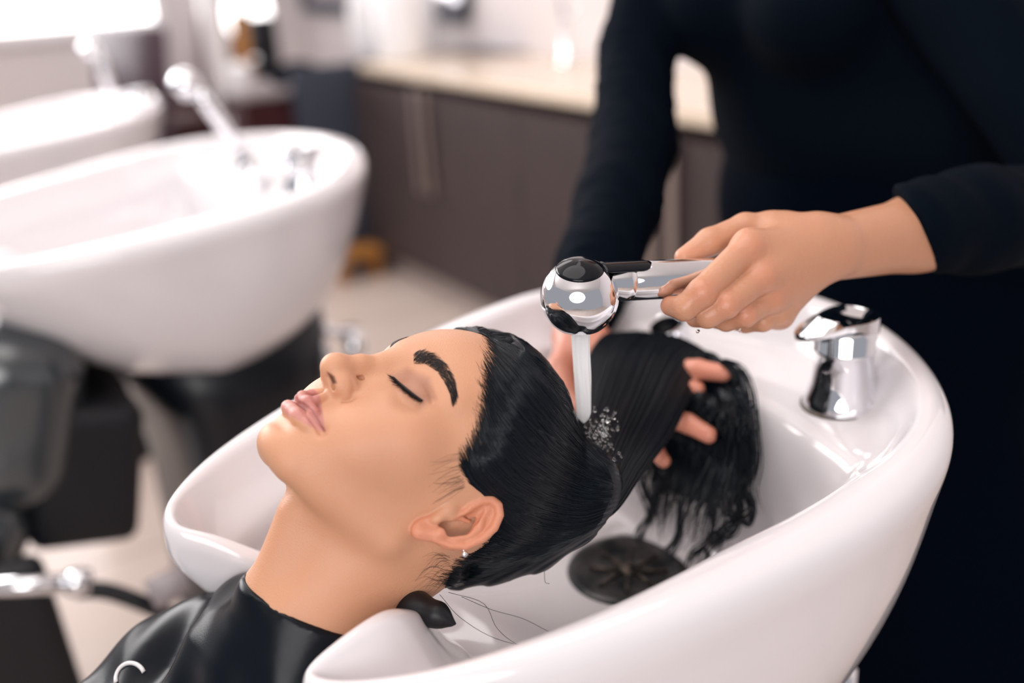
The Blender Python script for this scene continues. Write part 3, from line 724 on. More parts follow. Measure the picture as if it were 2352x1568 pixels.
# shirt: torso and both sleeves
def shirt(p):
    d = ell(p, (1060, 985, 1235), (108, 166, 190))
    d = smin(d, ell(p, (975, 1066, 1265), (84, 78, 80)), 40)
    d = smin(d, ell(p, (985, 900, 1265), (88, 90, 80)), 40)
    d = smin(d, ell(p, (1080, 970, 1100), (112, 160, 110)), 60)
    d = smin(d, cone(p, SR, SL, 54, 54), 50)
    d = smin(d, ell(p, (1130, 800, 1180), (115, 130, 230)), 60)
    ar = chain(p, ARM_R, [56, 50, 54, 50, 44, 38], 16)
    ar = ar + folds(p, ARM_R[5] - ARM_R[3], 2.6, 24, 5) * np.clip((1300 - p[:, 2]) / 80, .15, 1)
    d = smin(d, ar, 12)
    al = chain(p, [SL, EL, J(2240, 505, .90), J(2100, 524, .858)], [58, 54, 44, 40.5], 20)
    al = al + folds(p, (1, 0, .2), 1.6, 40, 7)
    C0 = J(2050, 418, .845); C1 = J(2146, 618, .862); C2 = J(2118, 500, .80)      # the edge of the cuff
    cn = np.cross(C1 - C0, C2 - C0); cn /= np.linalg.norm(cn)
    if cn @ (J(1900, 560, .81) - C0) < 0: cn = -cn
    al = smax(al, (p - C0) @ cn * 1.0, 2.5)
    d = smin(d, al, 10)
    d = smax(d, p[:, 2] * .8 + (p[:, 0] - 1010) * -.0 - 1418 * .8, 6)
    return d
v, q = sdf_mesh(shirt, (560, 440, 930), (1280, 1270, 1500), 3.2 * SK)
v = relax(v, q, 2, .5)
shirt_o = link_mesh('shirt', v / 1000, q, BLACKC, stylist)

def apron(p):
    z = np.clip((1150 - p[:, 2]) / 1050, 0, 1)
    d = ell(p, (1095, 965, 990), (126, 182, 190))
    d = smin(d, ell(p, (1120, 900, 800), (140, 200, 230)), 60)
    sk = cone(p * np.array([1, .8, 1], np.float32), (1130, 880 * .8, 850), (1170, 770 * .8, 300), 150, 175)
    d = smin(d, smax(sk, 180 - p[:, 2], 10), 60)
    th = np.arctan2(p[:, 1] - 880, p[:, 0] - 1120)
    d = d + 5.0 * np.sin(th * 11 + p[:, 2] / 190) * z
    d = smin(d, ell(p, (1150, 790, 960), (120, 150, 220)), 60)
    wb = np.maximum(ell(p, (1080, 972, 1075), (120, 172, 150)), np.abs(p[:, 2] - 1118) - 14)   # waistband
    return smin(smax(d, p[:, 2] - 1122, 3), wb, 4)
v, q = sdf_mesh(apron, (920, 520, 150), (1420, 1220, 1160), 6 * SK)
apron_o = link_mesh('apron', v / 1000, q, APRON, stylist)
# shoes
sh = []
for yy in (800, 970):
    f = lambda p, yy=yy: smax(smin(cone(p, (1150, yy, 42), (1010, yy, 34), 44, 38), cone(p, (1180, yy, 45), (1150, yy, 80), 40, 45), 20), 1 - p[:, 2], 4)
    v, q = sdf_mesh(f, (900, yy - 90, -8), (1270, yy + 90, 160), 5); link_mesh('shoe', v / 1000, q, LEATHER, stylist)
# ------------------------------------------------------------------ the client's hair
HLP = np.array([(1108, 700), (1112, 768), (1126, 800), (1118, 850), (1112, 905), (1104, 960), (1098, 1000), (1066, 1030), (1054, 1062), (1064, 1098), (1088, 1130), (1108, 1150), (1130, 1170), (1130, 1200), (1105, 1235), (1072, 1258),
                (1048, 1285), (1020, 1300), (1005, 1335), (1000, 1380), (960, 1500), (1500, 1700), (2200, 1500), (2200, 500), (1200, 500)], float)
def hcol(p):
    A = np.asarray(p, float).copy(); A[:, 0] = np.abs(A[:, 0]); return polysd(w2px(h2w(A)).astype(np.float32), HLP) * .31
HC = lambda px, py, d: w2h(P(px, py, d)).astype(float)
def cap_sdf(p):
    h = hcol(p)
    S = p.copy(); S[:, 0] = np.abs(S[:, 0])
    d0 = ell(S, (0, 4, 37), (75, 87, 80)); d0 = smin(d0, ell(S, (0, 22, -8), (58, 62, 60)), 20)
    nk = cone(S, (0, 0, -48), (0, -39, -106), 45, 47); nk = smin(nk, cone(S, (44, -16, -24), (18, -12, -128), 13, 10), 20)
    nk = smin(nk, cone(S, (26, -42, -26), (16, -46, -100), 27, 28), 22); d0 = smin(d0, nk, 15)
    th = np.minimum(5.0, -(h + 6) * .42)
    d = d0 - th
    # volume at the crown
    d = smin(d, ell(p, (0, -2, 48), (77, 86, 83)) + np.maximum(h + 24, 0) * .6, 14)
    # wet mass hanging from the nape and gathered towards the crown
    c = chain(p, [HC(1050, 1320, .775), HC(1130, 1268, .775), HC(1210, 1224, .77), HC(1290, 1158, .765), HC(1335, 1108, .765), HC(1360, 1090, .785)], [12, 23, 29, 32, 30, 20], 8)
    c2 = chain(p, [HC(1080, 1290, .80), HC(1210, 1200, .82), HC(1320, 1080, .82)], [16, 34, 40], 8)
    d = smin(d, smin(c, c2, 12), 16)
    d = smax(d, h * .8 + 3, 2)
    q = w2px(h2w(p)); ang = np.arctan2(q[:, 1] - 1130, q[:, 0] - 1520)
    d = d + (.35 * np.sin(ang * 71) + .25 * np.sin(ang * 163 + 1.3)) * np.clip(-h / 12, 0, 1) * np.clip((1520 - q[:, 0]) / 150, 0, 1)
    return d
v, q = sdf_mesh(cap_sdf, (-95, -125, -110), (95, 110, 150), .9)
v = relax(v, q, 1, .5)
hair = link_mesh('hair', h2w(v), q[:, ::-1], HAIR, client)
def both(p): return np.minimum(cap_sdf(p), head_sdf(p, ear=False))
GUI = [[(1122, 774), (1180, 797), (1238, 850), (1286, 915), (1330, 985), (1390, 1060)],
       [(1128, 796), (1172, 838), (1232, 908), (1290, 980), (1340, 1035), (1400, 1085)],
       [(1119, 846), (1150, 900), (1212, 978), (1280, 1045), (1342, 1085), (1408, 1110)],
       [(1113, 905), (1140, 968), (1197, 1040), (1270, 1096), (1342, 1125), (1408, 1132)],
       [(1106, 962), (1128, 1028), (1182, 1090), (1262, 1138), (1340, 1158), (1400, 1152)],
       [(1084, 1012), (1106, 1072), (1168, 1132), (1252, 1172), (1335, 1185), (1392, 1170)],
       [(1060, 1050), (1092, 1108), (1160, 1165), (1245, 1205), (1325, 1212), (1384, 1190)],
       [(1078, 1106), (1120, 1136), (1178, 1186), (1247, 1223), (1320, 1227), (1374, 1202)],
       [(1150, 1180), (1170, 1205), (1210, 1230), (1262, 1243), (1320, 1236), (1366, 1212)],
       [(1110, 1252), (1140, 1258), (1185, 1265), (1240, 1262), (1300, 1245), (1355, 1216)],
       [(1050, 1290), (1090, 1298), (1140, 1300), (1200, 1290), (1270, 1268), (1335, 1230)],
       [(1012, 1340), (1050, 1346), (1105, 1335), (1170, 1312), (1240, 1285), (1310, 1242)]]
G = np.array([resample(g, 26) for g in GUI]); NG = 67
G = np.array([resample(G[:, j], NG) for j in range(26)]).transpose(1, 0, 2)
G3 = surf_px(G[:, :, 0].ravel(), G[:, :, 1].ravel(), .0, both).reshape(NG, 26, 3)
nn = np.cross(np.gradient(G3, axis=0), np.gradient(G3, axis=1)); nn /= np.linalg.norm(nn, axis=2)[..., None] + 1e-9
cdir = w2h(CAM); sgn = np.sign(((cdir - G3) * nn).sum(2)); nn *= sgn[..., None]
def gsamp(A, u, t):
    u = np.clip(u, 0, NG - 1.001); t = np.clip(t, 0, 24.999); i = u.astype(int); j = t.astype(int); a = (u - i)[:, None]; b = (t - j)[:, None]
    return (A[i, j] * (1 - a) + A[i + 1, j] * a) * (1 - b) + (A[i, j + 1] * (1 - a) + A[i + 1, j + 1] * a) * b
def strand(m, pts, r, n=4): m.tube(pts, r, n, cap=False)
class SB:
    """many thin strands in one mesh, built as arrays"""
    def __init__(s): s.V = []; s.Q = []; s.n = 0
    def add(s, pts, r, n=4):
        pts = np.asarray(pts, float); k = len(pts); t = np.gradient(pts, axis=0); t /= np.linalg.norm(t, axis=1)[:, None] + 1e-12
        a = np.cross(t, np.array([.3, .2, .93])); a /= np.linalg.norm(a, axis=1)[:, None] + 1e-12; b = np.cross(t, a); r = np.broadcast_to(r, (k,))
        an = np.arange(n) * 2 * PI / n
        V = pts[:, None] + r[:, None, None] * (np.cos(an)[None, :, None] * a[:, None] + np.sin(an)[None, :, None] * b[:, None])
        i = np.arange(k - 1)[:, None] * n; j = np.arange(n)[None]; j2 = (j + 1) % n
        s.V.append(V.reshape(-1, 3)); s.Q.append(np.stack([i + j, i + j2, i + n + j2, i + n + j], -1).reshape(-1, 4) + s.n); s.n += k * n
    def build(s, name, m, parent): return link_mesh(name, np.concatenate(s.V), np.concatenate(s.Q), m, parent)
rs = np.random.RandomState(11)
sb_ = SB(); MIR = np.array([-1, 1, 1])
for i in range(3400):
    u0 = rs.uniform(0, NG - 1); t0 = rs.uniform(0, 1) ** 2.2 * 9 - (.9 if rs.rand() < .5 else 0) if i < 2300 else rs.uniform(-.9, 2.2); t1 = min(25, t0 + rs.uniform(8, 24)); tt = np.linspace(max(t0, 0), t1, 18)
    uu = u0 + rs.normal(0, .25) * np.sin(tt / 25 * PI * rs.uniform(.5, 2)) + rs.normal(0, .5) * tt / 25
    p = gsamp(G3, uu, tt); n_ = gsamp(nn, uu, tt); lift = rs.uniform(-.1, .55); p = p + n_ * lift
    if t0 < 0: p[0] = p[0] - (p[1] - p[0]) * rs.uniform(.3, 1.6)
    r = (rs.uniform(.12, .34) if i < 2300 else rs.uniform(.05, .12)) * np.sin(np.clip(np.linspace(.12, 2.9, 18), 0, PI)) ** .5
    sb_.add(h2w(p), r / 1000)
    if i % 3 == 0: sb_.add(h2w(p * MIR), r / 1000)
# the parting side beyond the silhouette: strands between the two mirrored outer guides, laid back on the surface
def onsurf(p, it=6):
    for _ in range(it):
        d = both(p.astype(np.float32)); e = .8
        g = np.stack([both((p + np.eye(3)[k] * e).astype(np.float32)) - d for k in range(3)], -1) / e; g /= np.linalg.norm(g, axis=1)[:, None] + 1e-9
        p = p - g * d[:, None] * .9
    return p, g
K_ = 24; top_ = np.array([G3[2] * (1 - k) + G3[2] * MIR * k for k in np.linspace(0, 1, K_)])
T3, TN = onsurf(top_.reshape(-1, 3)); T3 = T3.reshape(K_, 26, 3); TN = TN.reshape(K_, 26, 3)
def tsamp(A, u, t):
    u = np.clip(u, 0, K_ - 1.001); t = np.clip(t, 0, 24.999); i = u.astype(int); j = t.astype(int); a = (u - i)[:, None]; b = (t - j)[:, None]
    return (A[i, j] * (1 - a) + A[i + 1, j] * a) * (1 - b) + (A[i, j + 1] * (1 - a) + A[i + 1, j + 1] * a) * b
for i in range(900):
    t0 = rs.uniform(0, 1) ** 2 * 9; tt = np.linspace(t0, min(25, t0 + rs.uniform(8, 20)), 16); uu = rs.uniform(0, K_ - 1) + rs.normal(0, .3) * tt / 10
    p = tsamp(T3, uu, tt) + tsamp(TN, uu, tt) * rs.uniform(-.1, .6); sb_.add(h2w(p), rs.uniform(.12, .32) * np.sin(np.linspace(.12, 2.9, 16)) ** .5 / 1000)
# flyaway baby hairs at the temple and the nape, on the skin
def skinhair(px, py, r, lift=.35):
    c = resample(list(zip(px, py)), 9); s = surf_px(c[:, 0], c[:, 1], lift); sb_.add(h2w(s), np.linspace(1, .35, 9) * r / 1000, 3)
for i in range(34):
    x0 = rs.uniform(1048, 1072); y0 = rs.uniform(1040, 1125); L_ = rs.uniform(25, 75); a = rs.uniform(.15, .75)
    skinhair([x0, x0 - L_ * .4, x0 - L_], [y0, y0 + L_ * (a * .3 + rs.uniform(-.1, .12)), y0 + L_ * a * rs.uniform(.6, 1.1)], rs.uniform(.06, .11))
for i in range(46):
    x0 = rs.uniform(1000, 1040); y0 = rs.uniform(1275, 1350); L_ = rs.uniform(20, 60); a = rs.uniform(-.5, .8)
    skinhair([x0, x0 - L_ * .5, x0 - L_], [y0, y0 + L_ * (a * .3 - .15), y0 + L_ * a * .7 + 6], rs.uniform(.06, .11))
for i in range(110):
    k = rs.uniform(0, 1); y0 = 790 + 210 * k; x0 = np.interp(y0, [770, 800, 850, 905, 960, 1000], [1116, 1128, 1120, 1114, 1108, 1100]) + rs.uniform(-3, 8); L_ = rs.uniform(10, 34)
    skinhair([x0, x0 - L_ * .45, x0 - L_ * rs.uniform(.5, .8)], [y0, y0 - L_ * .3, y0 - L_ * rs.uniform(.5, 1)], rs.uniform(.06, .11), .2)
# ---- the long wet length: from the crown up over the stylist's hand, then down into the bowl
LG = [[(1300, 1050, .77), (1322, 990, .775), (1332, 930, .80), (1342, 860, .87), (1362, 800, .935), (1400, 768, .98), (1450, 800, .995), (1478, 900, .975), (1492, 1020, .955), (1484, 1130, .945), (1480, 1215, .94)],
      [(1320, 1110, .765), (1350, 1040, .772), (1368, 960, .80), (1398, 870, .875), (1430, 800, .94), (1475, 766, .98), (1530, 810, .985), (1560, 920, .955), (1555, 1050, .93), (1530, 1160, .92), (1515, 1250, .92)],
      [(1335, 1160, .755), (1378, 1090, .767), (1410, 1010, .80), (1460, 900, .88), (1502, 812, .94), (1548, 775, .975), (1600, 822, .965), (1640, 920, .925), (1640, 1070, .90), (1600, 1180, .895), (1575, 1270, .90)],
      [(1345, 1190, .752), (1400, 1132, .764), (1440, 1055, .80), (1505, 945, .87), (1552, 850, .925), (1592, 802, .955), (1640, 832, .945), (1688, 920, .905), (1692, 1060, .878), (1662, 1180, .875), (1640, 1290, .88)],
      [(1350, 1210, .755), (1412, 1172, .765), (1468, 1095, .80), (1540, 1000, .86), (1585, 905, .915), (1612, 824, .945), (1655, 826, .94), (1708, 890, .91), (1728, 1010, .878), (1726, 1100, .868), (1728, 1190, .865)]]
NT = 60
def inbowl(p):
    """keep the falling hair in front of the bowl's back wall"""
    lim = .556 + np.clip((p[..., 2] - .955) / .02, 0, 1) * .3
    ex = np.maximum(p[..., 0] - lim, 0); d = (p - CAM); k = np.where(ex > 0, lim / np.maximum(p[..., 0], 1e-6), 1); return CAM + d * k[..., None]
L3 = np.array([resample([P(*q) for q in g], NT) for g in LG]); NU_ = 41
L3 = inbowl(np.array([resample(L3[:, j], NU_) for j in range(NT)]).transpose(1, 0, 2))
ln = np.cross(np.gradient(L3, axis=0), np.gradient(L3, axis=1)); ln /= np.linalg.norm(ln, axis=2)[..., None] + 1e-9
def lsamp(A, u, t):
    u = np.clip(u, 0, NU_ - 1.001); t = np.clip(t, 0, NT - 1.001); i = u.astype(int); j = t.astype(int); a = (u - i)[:, None]; b = (t - j)[:, None]
    return (A[i, j] * (1 - a) + A[i + 1, j] * a) * (1 - b) + (A[i, j + 1] * (1 - a) + A[i + 1, j + 1] * a) * b
# closed body of the length: an inner core so no light leaks between strands
CT = 53
rows = []
for j in range(0, CT):
    k = 1 - .5 * (j / CT) ** 3; mid = L3[:, j].mean(0); th = .0055 * (1 if j < 34 else 1 - (j - 34) / 20)
    A_ = mid + (L3[:, j] - mid) * k * .97; rows.append(np.vstack([A_ + ln[:, j] * th * .2, (A_ - ln[:, j] * th * 1.3)[::-1]]))
    # the sheet keeps its own thickness
R_ = 2 * NU_; V_ = np.concatenate(rows)
Q_ = np.array([(a * R_ + b, a * R_ + (b + 1) % R_, (a + 1) * R_ + (b + 1) % R_, (a + 1) * R_ + b) for a in range(CT - 1) for b in range(R_)])
sb_.V.append(V_); sb_.Q.append(Q_ + sb_.n); sb_.n += len(V_)
for i in range(1700):
    u0 = rs.uniform(0, NU_ - 1); big = rs.rand() < .18
    t0 = rs.uniform(0, 3); t1 = rs.uniform(24, 59) if rs.rand() < .5 else rs.uniform(48, 59); tt = np.linspace(t0, t1, 44); f = np.clip((tt - 30) / 29, 0, 1)
    uu = u0 + rs.normal(0, .5) * np.sin(tt / 60 * PI * rs.uniform(.5, 2.5)) + (np.clip(u0, 3, 37) - u0) * f + rs.normal(0, 2.2) * f
    p = lsamp(L3, uu, tt); n_ = lsamp(ln, uu, tt)
    p = p + n_ * (rs.uniform(-.0025, .0022) + rs.normal(0, .006) * f[:, None])
    w1 = rs.uniform(.25, .6); p = p + f[:, None] * .0035 * np.column_stack([np.sin(tt * w1 + i), np.cos(tt * w1 * .9 + i * 2), .6 * np.sin(tt * w1 * 1.3)])
    p = inbowl(p)
    r = (rs.uniform(.0006, .0011) if big else rs.uniform(.00018, .00045)) * np.clip(np.linspace(6, 0, 44), .15, 1)
    sb_.add(p, r, 5)
# curling tips and stray loops
TIP = [[(1660, 830, 0.905), (1700, 850, 0.905), (1722, 900, 0.875), (1728, 960, 0.875), (1735, 1060, 0.875), (1722, 1130, 0.875), (1738, 1190, 0.875)],
       [(1690, 900, 0.875), (1720, 960, 0.875), (1726, 1040, 0.875), (1700, 1110, 0.875), (1722, 1160, 0.875), (1690, 1190, 0.875), (1650, 1225, 0.875), (1628, 1290, 0.915)],
       [(1680, 1080, 0.875), (1700, 1150, 0.875), (1690, 1210, 0.875), (1655, 1230, 0.875), (1625, 1260, 0.915), (1608, 1320, 0.915)],
       [(1620, 1130, 0.915), (1640, 1190, 0.915), (1625, 1240, 0.915), (1590, 1270, 0.915), (1580, 1300, 0.915)],
       [(1480, 960, 0.935), (1468, 1030, 0.935), (1466, 1100, 0.935), (1490, 1160, 0.935), (1500, 1200, 0.935)],
       [(1520, 1100, 0.915), (1500, 1180, 0.935), (1478, 1220, 0.935), (1470, 1250, 0.935)],
       [(1700, 1120, 0.875), (1730, 1160, 0.875), (1715, 1200, 0.875), (1680, 1180, 0.875), (1660, 1160, 0.875)],
       [(1700, 850, 0.905), (1712, 880, 0.905), (1700, 900, 0.875), (1722, 940, 0.875), (1722, 1000, 0.875)],
       [(1560, 1150, 0.915), (1560, 1220, 0.915), (1545, 1260, 0.915), (1520, 1290, 0.915)],
       [(1668, 838, 0.905), (1690, 858, 0.905), (1704, 880, 0.905), (1690, 892, 0.905), (1680, 872, 0.905)]]
for g in TIP:
    base = resample([P(*q) for q in g], 30)
    for k in range(9):
        off = rs.normal(0, .0022, 3); r = rs.uniform(.0005, .0011) * np.clip(np.linspace(4, 0, 30), .15, 1)
        sb_.add(base + off[None] * np.linspace(.6, 1.5, 30)[:, None] + .0012 * np.sin(np.linspace(0, 6, 30) + k)[:, None], r, 5)
# single hairs stuck to the bowl under the head
for g in [[(1030, 1360), (1110, 1385), (1140, 1440), (1180, 1475), (1240, 1500)], [(1060, 1370), (1130, 1400), (1200, 1420), (1260, 1450)], [(1250, 1300), (1252, 1335), (1262, 1340)], [(1010, 1365), (1060, 1420), (1150, 1470), (1300, 1500)]]:
    c = resample(g, 20); sb_.add(np.array([P(a, b, .735 + .00009 * (a - 1000)) for a, b in c]), .00022, 3)
ho = sb_.build('hair_strands', HAIR, hair)
# ---- eyebrows
BRA = resample([(950, 823), (978, 823), (1005, 838), (1027, 866), (1040, 900), (1041, 920)], 40)
BW = np.interp(np.linspace(0, 1, 40), [0, .25, .6, .85, 1], [12, 14, 13, 8, 2])
for sd in (1, -1):
    eb = SB(); rs = np.random.RandomState(5)
    cx_ = []; ins_ = []
    for i in range(950):
        k = rs.uniform(0, .97); j = int(k * 39); a = BRA[j]; tn = BRA[min(j + 1, 39)] - BRA[max(j - 1, 0)]; tn = tn / np.linalg.norm(tn); nm = np.array([tn[1], -tn[0]])
        o = a + nm * rs.uniform(-1, 1) * BW[j] * .95; up = np.interp(k, [0, .2, .5, 1], [1.1, .7, .35, .0]) * (1 if rs.rand() < .8 else -.3); side = -np.sign((o - a) @ nm) * .12
        dr = tn + nm * (up + side); dr /= np.linalg.norm(dr); L_ = rs.uniform(9, 17)
        c = np.array([o, o + dr * L_ * .5, o + (dr + tn * .25) * L_]); cx_.append(c)
    cx_ = np.array(cx_); s_ = surf_px(cx_[:, :, 0].ravel(), cx_[:, :, 1].ravel(), .25).reshape(-1, 3, 3)
    for c in s_: eb.add(h2w(resample(c, 5) * np.array([sd, 1, 1])), np.array([.11, .13, .11, .08, .04]) / 1000, 3)
    eb.build('eyebrow', BROW, client)
# ---- lashes of the closed eyes
LL = resample([(905, 866), (918, 880), (938, 897), (957, 911), (973, 920)], 70)
ls_ = surf_px(LL[:, 0], LL[:, 1], .0)
for sd in (1, -1):
    el = SB(); rs = np.random.RandomState(8); sv = np.array([sd, 1, 1])
    el.add(h2w((ls_ + np.array([.3, .5, -.2])) * sv), np.sin(np.linspace(.35, 2.9, 70)) * .95 / 1000, 6)
    for i in range(150):
        k = rs.uniform(0, 69); j = int(k); o = ls_[j] + np.array([0, .3, 0]); f = k / 69
        dr = np.array([-.35 + 1.0 * f, .62 - .15 * f, -.75]) + rs.normal(0, .12, 3); dr /= np.linalg.norm(dr); L_ = rs.uniform(3.5, 7.0) * (.75 + .5 * f)
        c = np.array([o, o + dr * L_ * .5 + np.array([0, -.25, -.1]), o + dr * L_ + np.array([0, .9, .3])]); el.add(h2w(resample(c, 6) * sv), np.linspace(.24, .06, 6) / 1000, 3)
    el.build('eyelashes', BROW, client)
# ---- earring
e0 = h2w(earpt(1067, 1272, 1.0)); m = MB(); m.lathe(e0 - np.array([0, 0, .0022]), (0, 0, 1), [(.0022 * math.sin(a), .0022 - .0022 * math.cos(a)) for a in np.linspace(0, PI, 16)], 20)
m.tube([e0, e0 + np.array([0, .0015, .004])], .0005, 8); m.build('earring', CHROME, client)
# ------------------------------------------------------------------ cape and neck rest
NAX = np.array([0, -.59, -.807])
def cape_sdf(p):   # own axes of the head, mm
    S = p.copy(); S[:, 0] = np.abs(S[:, 0])
    nk = cone(S, (0, 0, -48), (0, -39, -106), 45, 47); nk = smin(nk, cone(S, (0, -39, -106), (0, -70, -150), 47, 60), 10); nk = smin(nk, cone(S, (26, -42, -26), (16, -46, -100), 27, 28), 22); nk = smin(nk, cone(S, (0, 34, -83), (0, -2, -128), 12.5, 10), 18) - 4.5
    d = smin(nk, cone(S, (30, -112, -176), (150, -136, -196), 58, 52), 26)
    d = smin(d, ell(S, (0, -124, -250), (150, 80, 100)), 30)
    d = smin(d, ell(S, (0, -110, -420), (190, 95, 170)), 60)
    d = smin(d, cone(p, HC(560, 1410, .79), HC(440, 1540, .81), 34, 52), 25)
    ax = p @ NAX; r_ = np.sin(p[:, 0] * .055 + 1.6 * np.sin(ax * .018) + .4) + .7 * np.sin(p[:, 0] * .031 - p[:, 2] * .03 + 1) + .5 * np.sin(p[:, 0] * .1 + p[:, 2] * .05)
    d = d + 4.6 * r_ * np.clip((ax - 112) / 35, 0, 1)
    return smax(d, 103.0 - ax + .0 * p[:, 0], 2.0)
v, q = sdf_mesh(cape_sdf, (-230, -260, -600), (230, 60, -60), 3.2)
v = relax(v, q, 2, .5)
cape = link_mesh('cape', h2w(v), q[:, ::-1], SATIN, client)
o_ = surf_px([250 + 0], [1568], 0, cape_sdf)
m = MB(); c = [(300 + 34 * math.cos(a), 1560 + 38 * math.sin(a)) for a in np.linspace(PI * .95, PI * 1.85, 16)]
c = np.array(c); s_ = surf_px(c[:, 0], c[:, 1], .3, cape_sdf); m.tube(h2w(s_), .0016, 8); m.build('printed_ring', WHITEPRINT, cape)
nr = [P(1042, 1432, .690), P(1005, 1412, .695), P(955, 1398, .705), P(900, 1398, .72), P(850, 1400, .75), P(820, 1380, .78)]
def rest_sdf(p): return chain(p, [x * 1000 for x in nr], [2, 7.5, 11, 13, 13, 13], 8)
lo, hi = bbox(*[x * 1000 for x in nr], pad=25); v, q = sdf_mesh(rest_sdf, lo, hi, 2.0)
nrest = link_mesh('neck_rest', v / 1000, q, RUBBER, None); tag(nrest, 'black rubber neck rest tucked between neck and basin rim', 'neck rest')
# ------------------------------------------------------------------ bubbles and drops
rs = np.random.RandomState(4); bb = []
m = MB()
sp = [(math.sin(a), -math.cos(a)) for a in np.linspace(0.01, PI - .01, 7)]
px_ = np.column_stack([rs.normal(1378, 20, 150), rs.normal(995, 28, 150)]); s_ = np.array([P(a, b, .768 - .0003 * (b - 1000) + rs.normal(0, .001)) for a, b in px_])
for p in s_:
    if np.linalg.norm(p - CAM) > 1.2: continue
    r = rs.uniform(.0006, .0017); m.lathe(p, (0, 0, 1), [(r * a, r * b) for a, b in sp], 9)
bo = m.build('foam_bubbles', DROP, None); tag(bo, 'clear bubbles where the water hits the wet hair', 'bubbles', kind='stuff')
for (x, y, d, r, lb) in ((1603, 760, .745, .0016, 'water drop under the middle fingertip of the rinsing hand'), (1700, 759, .775, .0012, 'small water drop under the little finger of the rinsing hand'), (1603, 1082, .93, .0028, 'larger water drop hanging in the dark hair below the fingers')):
    m = MB(); m.lathe(P(x, y, d), (0, 0, 1), [(r * a * (1 if b < 0 else 1 - .5 * b), r * b * 1.3) for a, b in sp], 14); tag(m.build('water_drop', DROP, None), lb, 'water drop')
# ------------------------------------------------------------------ things in the background
mat('window_daylight', (1, .97, .98), .5, emit=4.0); mat('white_frame', (.8, .78, .78), .4)
win = empty('window_1', (.55, 6.58, 0)); win['kind'] = 'structure'
slab('window_frame', (.35, 6.585, 1.75), (2.5, .06, 1.5), MATS['white_frame'], 0, win); slab('window_pane', (.35, 6.55, 1.75), (2.36, .02, 1.36), MATS['window_daylight'], 0, win)
MAROON = mat('dark_maroon_panel', (.055, .014, .017), .3, coat=.3); PLUM = mat('plum_vinyl', (.075, .045, .062), .35, coat=.2); WHP = mat('white_plastic', (.85, .84, .85), .3, coat=.3)
GREYTOP = mat('grey_tray', (.34, .30, .31), .35); ORANGE = mat('orange_wood', (.50, .22, .05), .45, col2=(.42, .17, .04), nscale=8); DKBLUE = mat('dark_blue_grey', (.05, .06, .085), .35)
# trolley at the end of the cabinets
tr = empty('salon_trolley', (1.60, 4.55, 0)); tag(tr, 'dark maroon salon trolley with grey tray top left of the cream worktop', 'trolley')
slab('cabinet_body', (1.56, 4.57, .52), (.44, .34, .56), MAROON, .01, tr); slab('tray_top', (1.56, 4.57, .825), (.50, .40, .04), GREYTOP, .01, tr)
for i in range(3):
    dd = slab('drawer', (1.335, 4.52, .34 + .18 * i), (.02, .31, .16), MAROON, .005, tr)
    m = MB(); m.lathe((1.325, 4.52, .34 + .18 * i), (-1, 0, 0), [(.006, 0), (.018, .012), (.018, .02), (0, .024)], 16); m.build('knob', CHROME, dd)
for (x, y) in ((1.38, 4.38), (1.74, 4.38), (1.38, 4.66), (1.74, 4.66)):
    m = MB(); m.tube([(x, y, .26), (x, y, .07)], .012, 10); m.lathe((x, y - .012, .035), (0, 1, 0), [(0, 0), (.035, 0), (.035, .024), (0, .024)], 18); m.build('caster', RUBBER, tr)
bag = MB(); bag.lathe((1.62, 4.47, .845), (0, 0, 1), [(.11, 0), (.12, .03), (.09, .07), (.04, .09), (0, .095)], 24); tag(bag.build('folded_towel', BLACKC, None), 'black folded towel on the grey trolley top', 'towel')
m = MB(); m.lathe((1.42, 4.66, .845), (0, 0, 1), [(.05, 0), (.055, .05), (.04, .09), (.01, .10), (0, .10)], 24); tag(m.build('mixing_bowl', WHP, None), 'small white bowl on the grey trolley top', 'bowl')
pn = slab('side_panel', (1.82, 4.327, .46), (.56, .045, .92), DKBLUE); tag(pn, 'black upright panel at the left end of the dark cabinets', 'panel')
# foot stool in orange wood
q = PZ(832, 650, 0.0); fs = empty('foot_stool', (q[0], q[1], 0)); tag(fs, 'small orange wooden stool on the floor at the end of the cabinets', 'stool')
slab('stool_top', (q[0] + .02, q[1] + .1, .115), (.22, .16, .03), ORANGE, .01, fs)
for sx in (-.08, .08):
    for sy in (-.05, .05): slab('leg', (q[0] + .02 + sx, q[1] + .1 + sy, .05), (.03, .03, .1), ORANGE, 0, fs)
# chairs and posts beyond the basins
def salon_chair(x, y, z0, ang, m_, label, s=1.0):
    c = empty('styling_chair', (x, y, 0), ang); tag(c, label, 'chair', 'styling chairs beyond the basins')
    def rb(name, cc, size, tilt=0):
        b = MB(); b.box((0, 0, 0), size, 0, .045); V = b.v[0]; ca, sa = math.cos(tilt), math.sin(tilt)
        V = np.column_stack([V[:, 0] * ca + V[:, 2] * sa, V[:, 1], -V[:, 0] * sa + V[:, 2] * ca]) * s + np.array(cc) * s
        o = link_mesh(name, V, b.f, m_, None, True); o.parent = c; return o
    rb('seat', (0, 0, .50), (.52, .54, .14)); rb('backrest', (.26, 0, .82), (.13, .52, .56), .15); rb('arm_pad', (0, .31, .68), (.40, .08, .09)); rb('arm_pad', (0, -.31, .68), (.40, .08, .09))
    b = MB(); b.lathe((0, 0, 0), (0, 0, 1), [(0, 0), (.28, 0), (.28, .02), (.06, .04), (.035, .06), (.035, .44), (0, .44)], 28); o = b.build('pump_base', CHROME, None); o.parent = c
    return c
salon_chair(.86, 5.35, 0, .3, PLUM, 'blurred plum salon chair at the upper left, in front of the bright window')
salon_chair(1.50, 6.0, 0, .1, MAROON, 'blurred dark maroon salon chair left of the white post')
